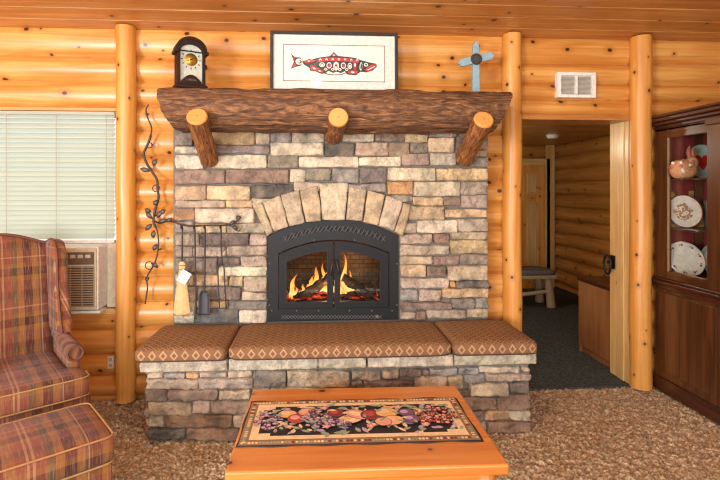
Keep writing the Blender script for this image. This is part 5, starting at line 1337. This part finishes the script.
# ornate rabbit figurine on the top shelf
X = UX(683, -0.25)
fg = thing('rabbit_figurine', 'ornate pink and gold rabbit figurine on the top shelf of the china cabinet', 'figurine', (X + 0.01, -0.24, S1))
mb = MB(); mb.sell((0, 0, 0.065), (0.094, 0.055, 0.072), 0.9, 28, 16); mb.sell((0.055, -0.012, 0.115), (0.040, 0.034, 0.042), 0.9, 20, 12)
for i, v in enumerate(mb.v):
    q = Vector(v); mb.v[i] = tuple(q + q.normalized() * 0.010 * noise.noise(q * 45)); mb.v[i] = (mb.v[i][0], mb.v[i][1], max(0.0, mb.v[i][2]))
mb.build('body', M['shell'], fg)
for dx, dl in ((0.045, 0.0), (0.075, 0.012)):
    mb = MB(); mb.tube([(dx, 0, 0.14), (dx - 0.004, 0.004, 0.18), (dx + 0.002, 0.008, 0.215 - dl), (dx + 0.008, 0.008, 0.235 - dl)], [0.010, 0.015, 0.012, 0.003], 10); mb.build('ear', M['pinkstone'], fg)
R4 = random.Random(5)
for k in range(26):
    a = R4.uniform(0, pi) + pi; b = R4.uniform(0.2, 1.2); mb = MB(); mb.ball((0.086 * cos(a) * cos(b - .6), 0.054 * sin(a) * 0.9, 0.02 + 0.10 * b / 1.2), 0.013, 8); mb.build('flower_boss', M[('plategold', 'mat', 'gold', 'pinkstone')[k % 4]], fg)
X = UX(668, -0.12)
# gold ornament and small framed photograph on the middle shelf
og = thing('gold_ornament', 'small gold figurine at the back of the middle cabinet shelf', 'figurine', (CX + 0.10, -0.075, S2))
mb = MB(); mb.lathe([(0.03, 0), (0.034, 0.012), (0.012, 0.03), (0.018, 0.14), (0.030, 0.20), (0.020, 0.25), (0.0, 0.27)], n=16); mb.build('figure', M['gold'], og)
mb = MB(); mb.lathe([(0.036, 0.0), (0.038, 0.008)], n=16); mb.build('foot', M['plategold'], og)
for k, (px, Y, w, h, mt_, lab) in enumerate(((697, -0.075, 0.05, 0.27, 'gold', 'gilt framed photograph behind plates on the middle cabinet shelf'), (711, -0.10, 0.045, 0.20, 'pewter', 'grey framed photograph nearest the cabinet corner post on the middle shelf'))):
    f_ = thing('photo_frame', lab, 'photo frame', (UX(px, Y), Y, S2 + 0.001), rx=rad(-4), group='framed photographs in the cabinet')
    mb = MB(); mb.ring(rect(-w, w, 0, h), rect(-w + .012, w - .012, .012, h - .012), -0.006, 0.006); mb.build('frame', M[mt_], f_)
    mb = MB(); mb.box(-w + .010, w - .010, 0.0, 0.004, .010, h - .010); mb.build('photograph', M['photo'], f_)
# ---------------------------------------------------------------- added ceiling lamp (above the frame), lights, camera
lp = thing('added_ceiling_lamp', 'unseen ceiling lamp added above the coffee table as flash light', 'lamp', (0.0, -2.1, zc(-2.1)))
mb = MB(); mb.lathe([(0.0, -0.03), (0.06, -0.028), (0.065, 0.01)], n=20); mb.build('canopy', M['brass'], lp)
def light(kind, name, loc, energy, color, size=None, rot=None, size_y=None):
    d = bpy.data.lights.new(name, kind); d.energy = energy; d.color = color
    if kind == 'AREA':
        d.size = size
        if size_y: d.shape = 'RECTANGLE'; d.size_y = size_y
    elif size is not None: d.shadow_soft_size = size
    o = bpy.data.objects.new(name, d); COL.objects.link(o); o.location = loc
    if rot: o.rotation_euler = rot
    return o
light('POINT', 'added_ceiling_bulb', (0.0, -2.1, zc(-2.1) - 0.10), 52, (1.0, 0.86, 0.68), 0.05)  # added bulb in place of a flash: glint on the print glass, fill
light('AREA', 'window_daylight', (-3.5, BY - 0.05, 1.4), 320, (0.90, 0.95, 1.0), 1.5, (rad(90), 0, rad(-12)), 1.65)
light('AREA', 'rear_fill', (0.05, BY - 0.05, 1.4), 150, (0.92, 0.96, 1.0), 3.2, (rad(90), 0, 0), 1.9)  # fill light added in an unseen rear opening
light('POINT', 'fire_glow', ((ix0 + ix1) / 2, 0.05, zb + 0.20), 5.0, (1.0, 0.55, 0.2), 0.05)
light('POINT', 'hall_fill', (1.3, 1.6, 1.95), 30, (1.0, 0.92, 0.74), 0.10)  # added light without a fixture, brightens the hall logs
W_ = bpy.data.worlds.new('sky'); SC.world = W_; W_.use_nodes = True
bg = W_.node_tree.nodes['Background']; bg.inputs[0].default_value = (0.78, 0.90, 0.92, 1); bg.inputs[1].default_value = 1.25
cd = bpy.data.cameras.new('camera'); cam = bpy.data.objects.new('camera', cd); COL.objects.link(cam)
cd.sensor_width = 36; cd.lens = 24; cd.shift_x = (360 - PPX) / 720; cd.shift_y = -(240 - PPY) / 720; cd.clip_start = 0.05
cam.location = CAM; cam.rotation_euler = (rad(90), 0, -TH); SC.camera = cam
SC.view_settings.view_transform = 'Standard'; SC.view_settings.look = 'None'; SC.view_settings.gamma = 1.0; SC.view_settings.exposure = 0.04
SC.view_settings.use_curve_mapping = False
SC.cycles.use_denoising = True; SC.cycles.max_bounces = 10; SC.cycles.sample_clamp_indirect = 6; SC.cycles.filter_width = 1.2
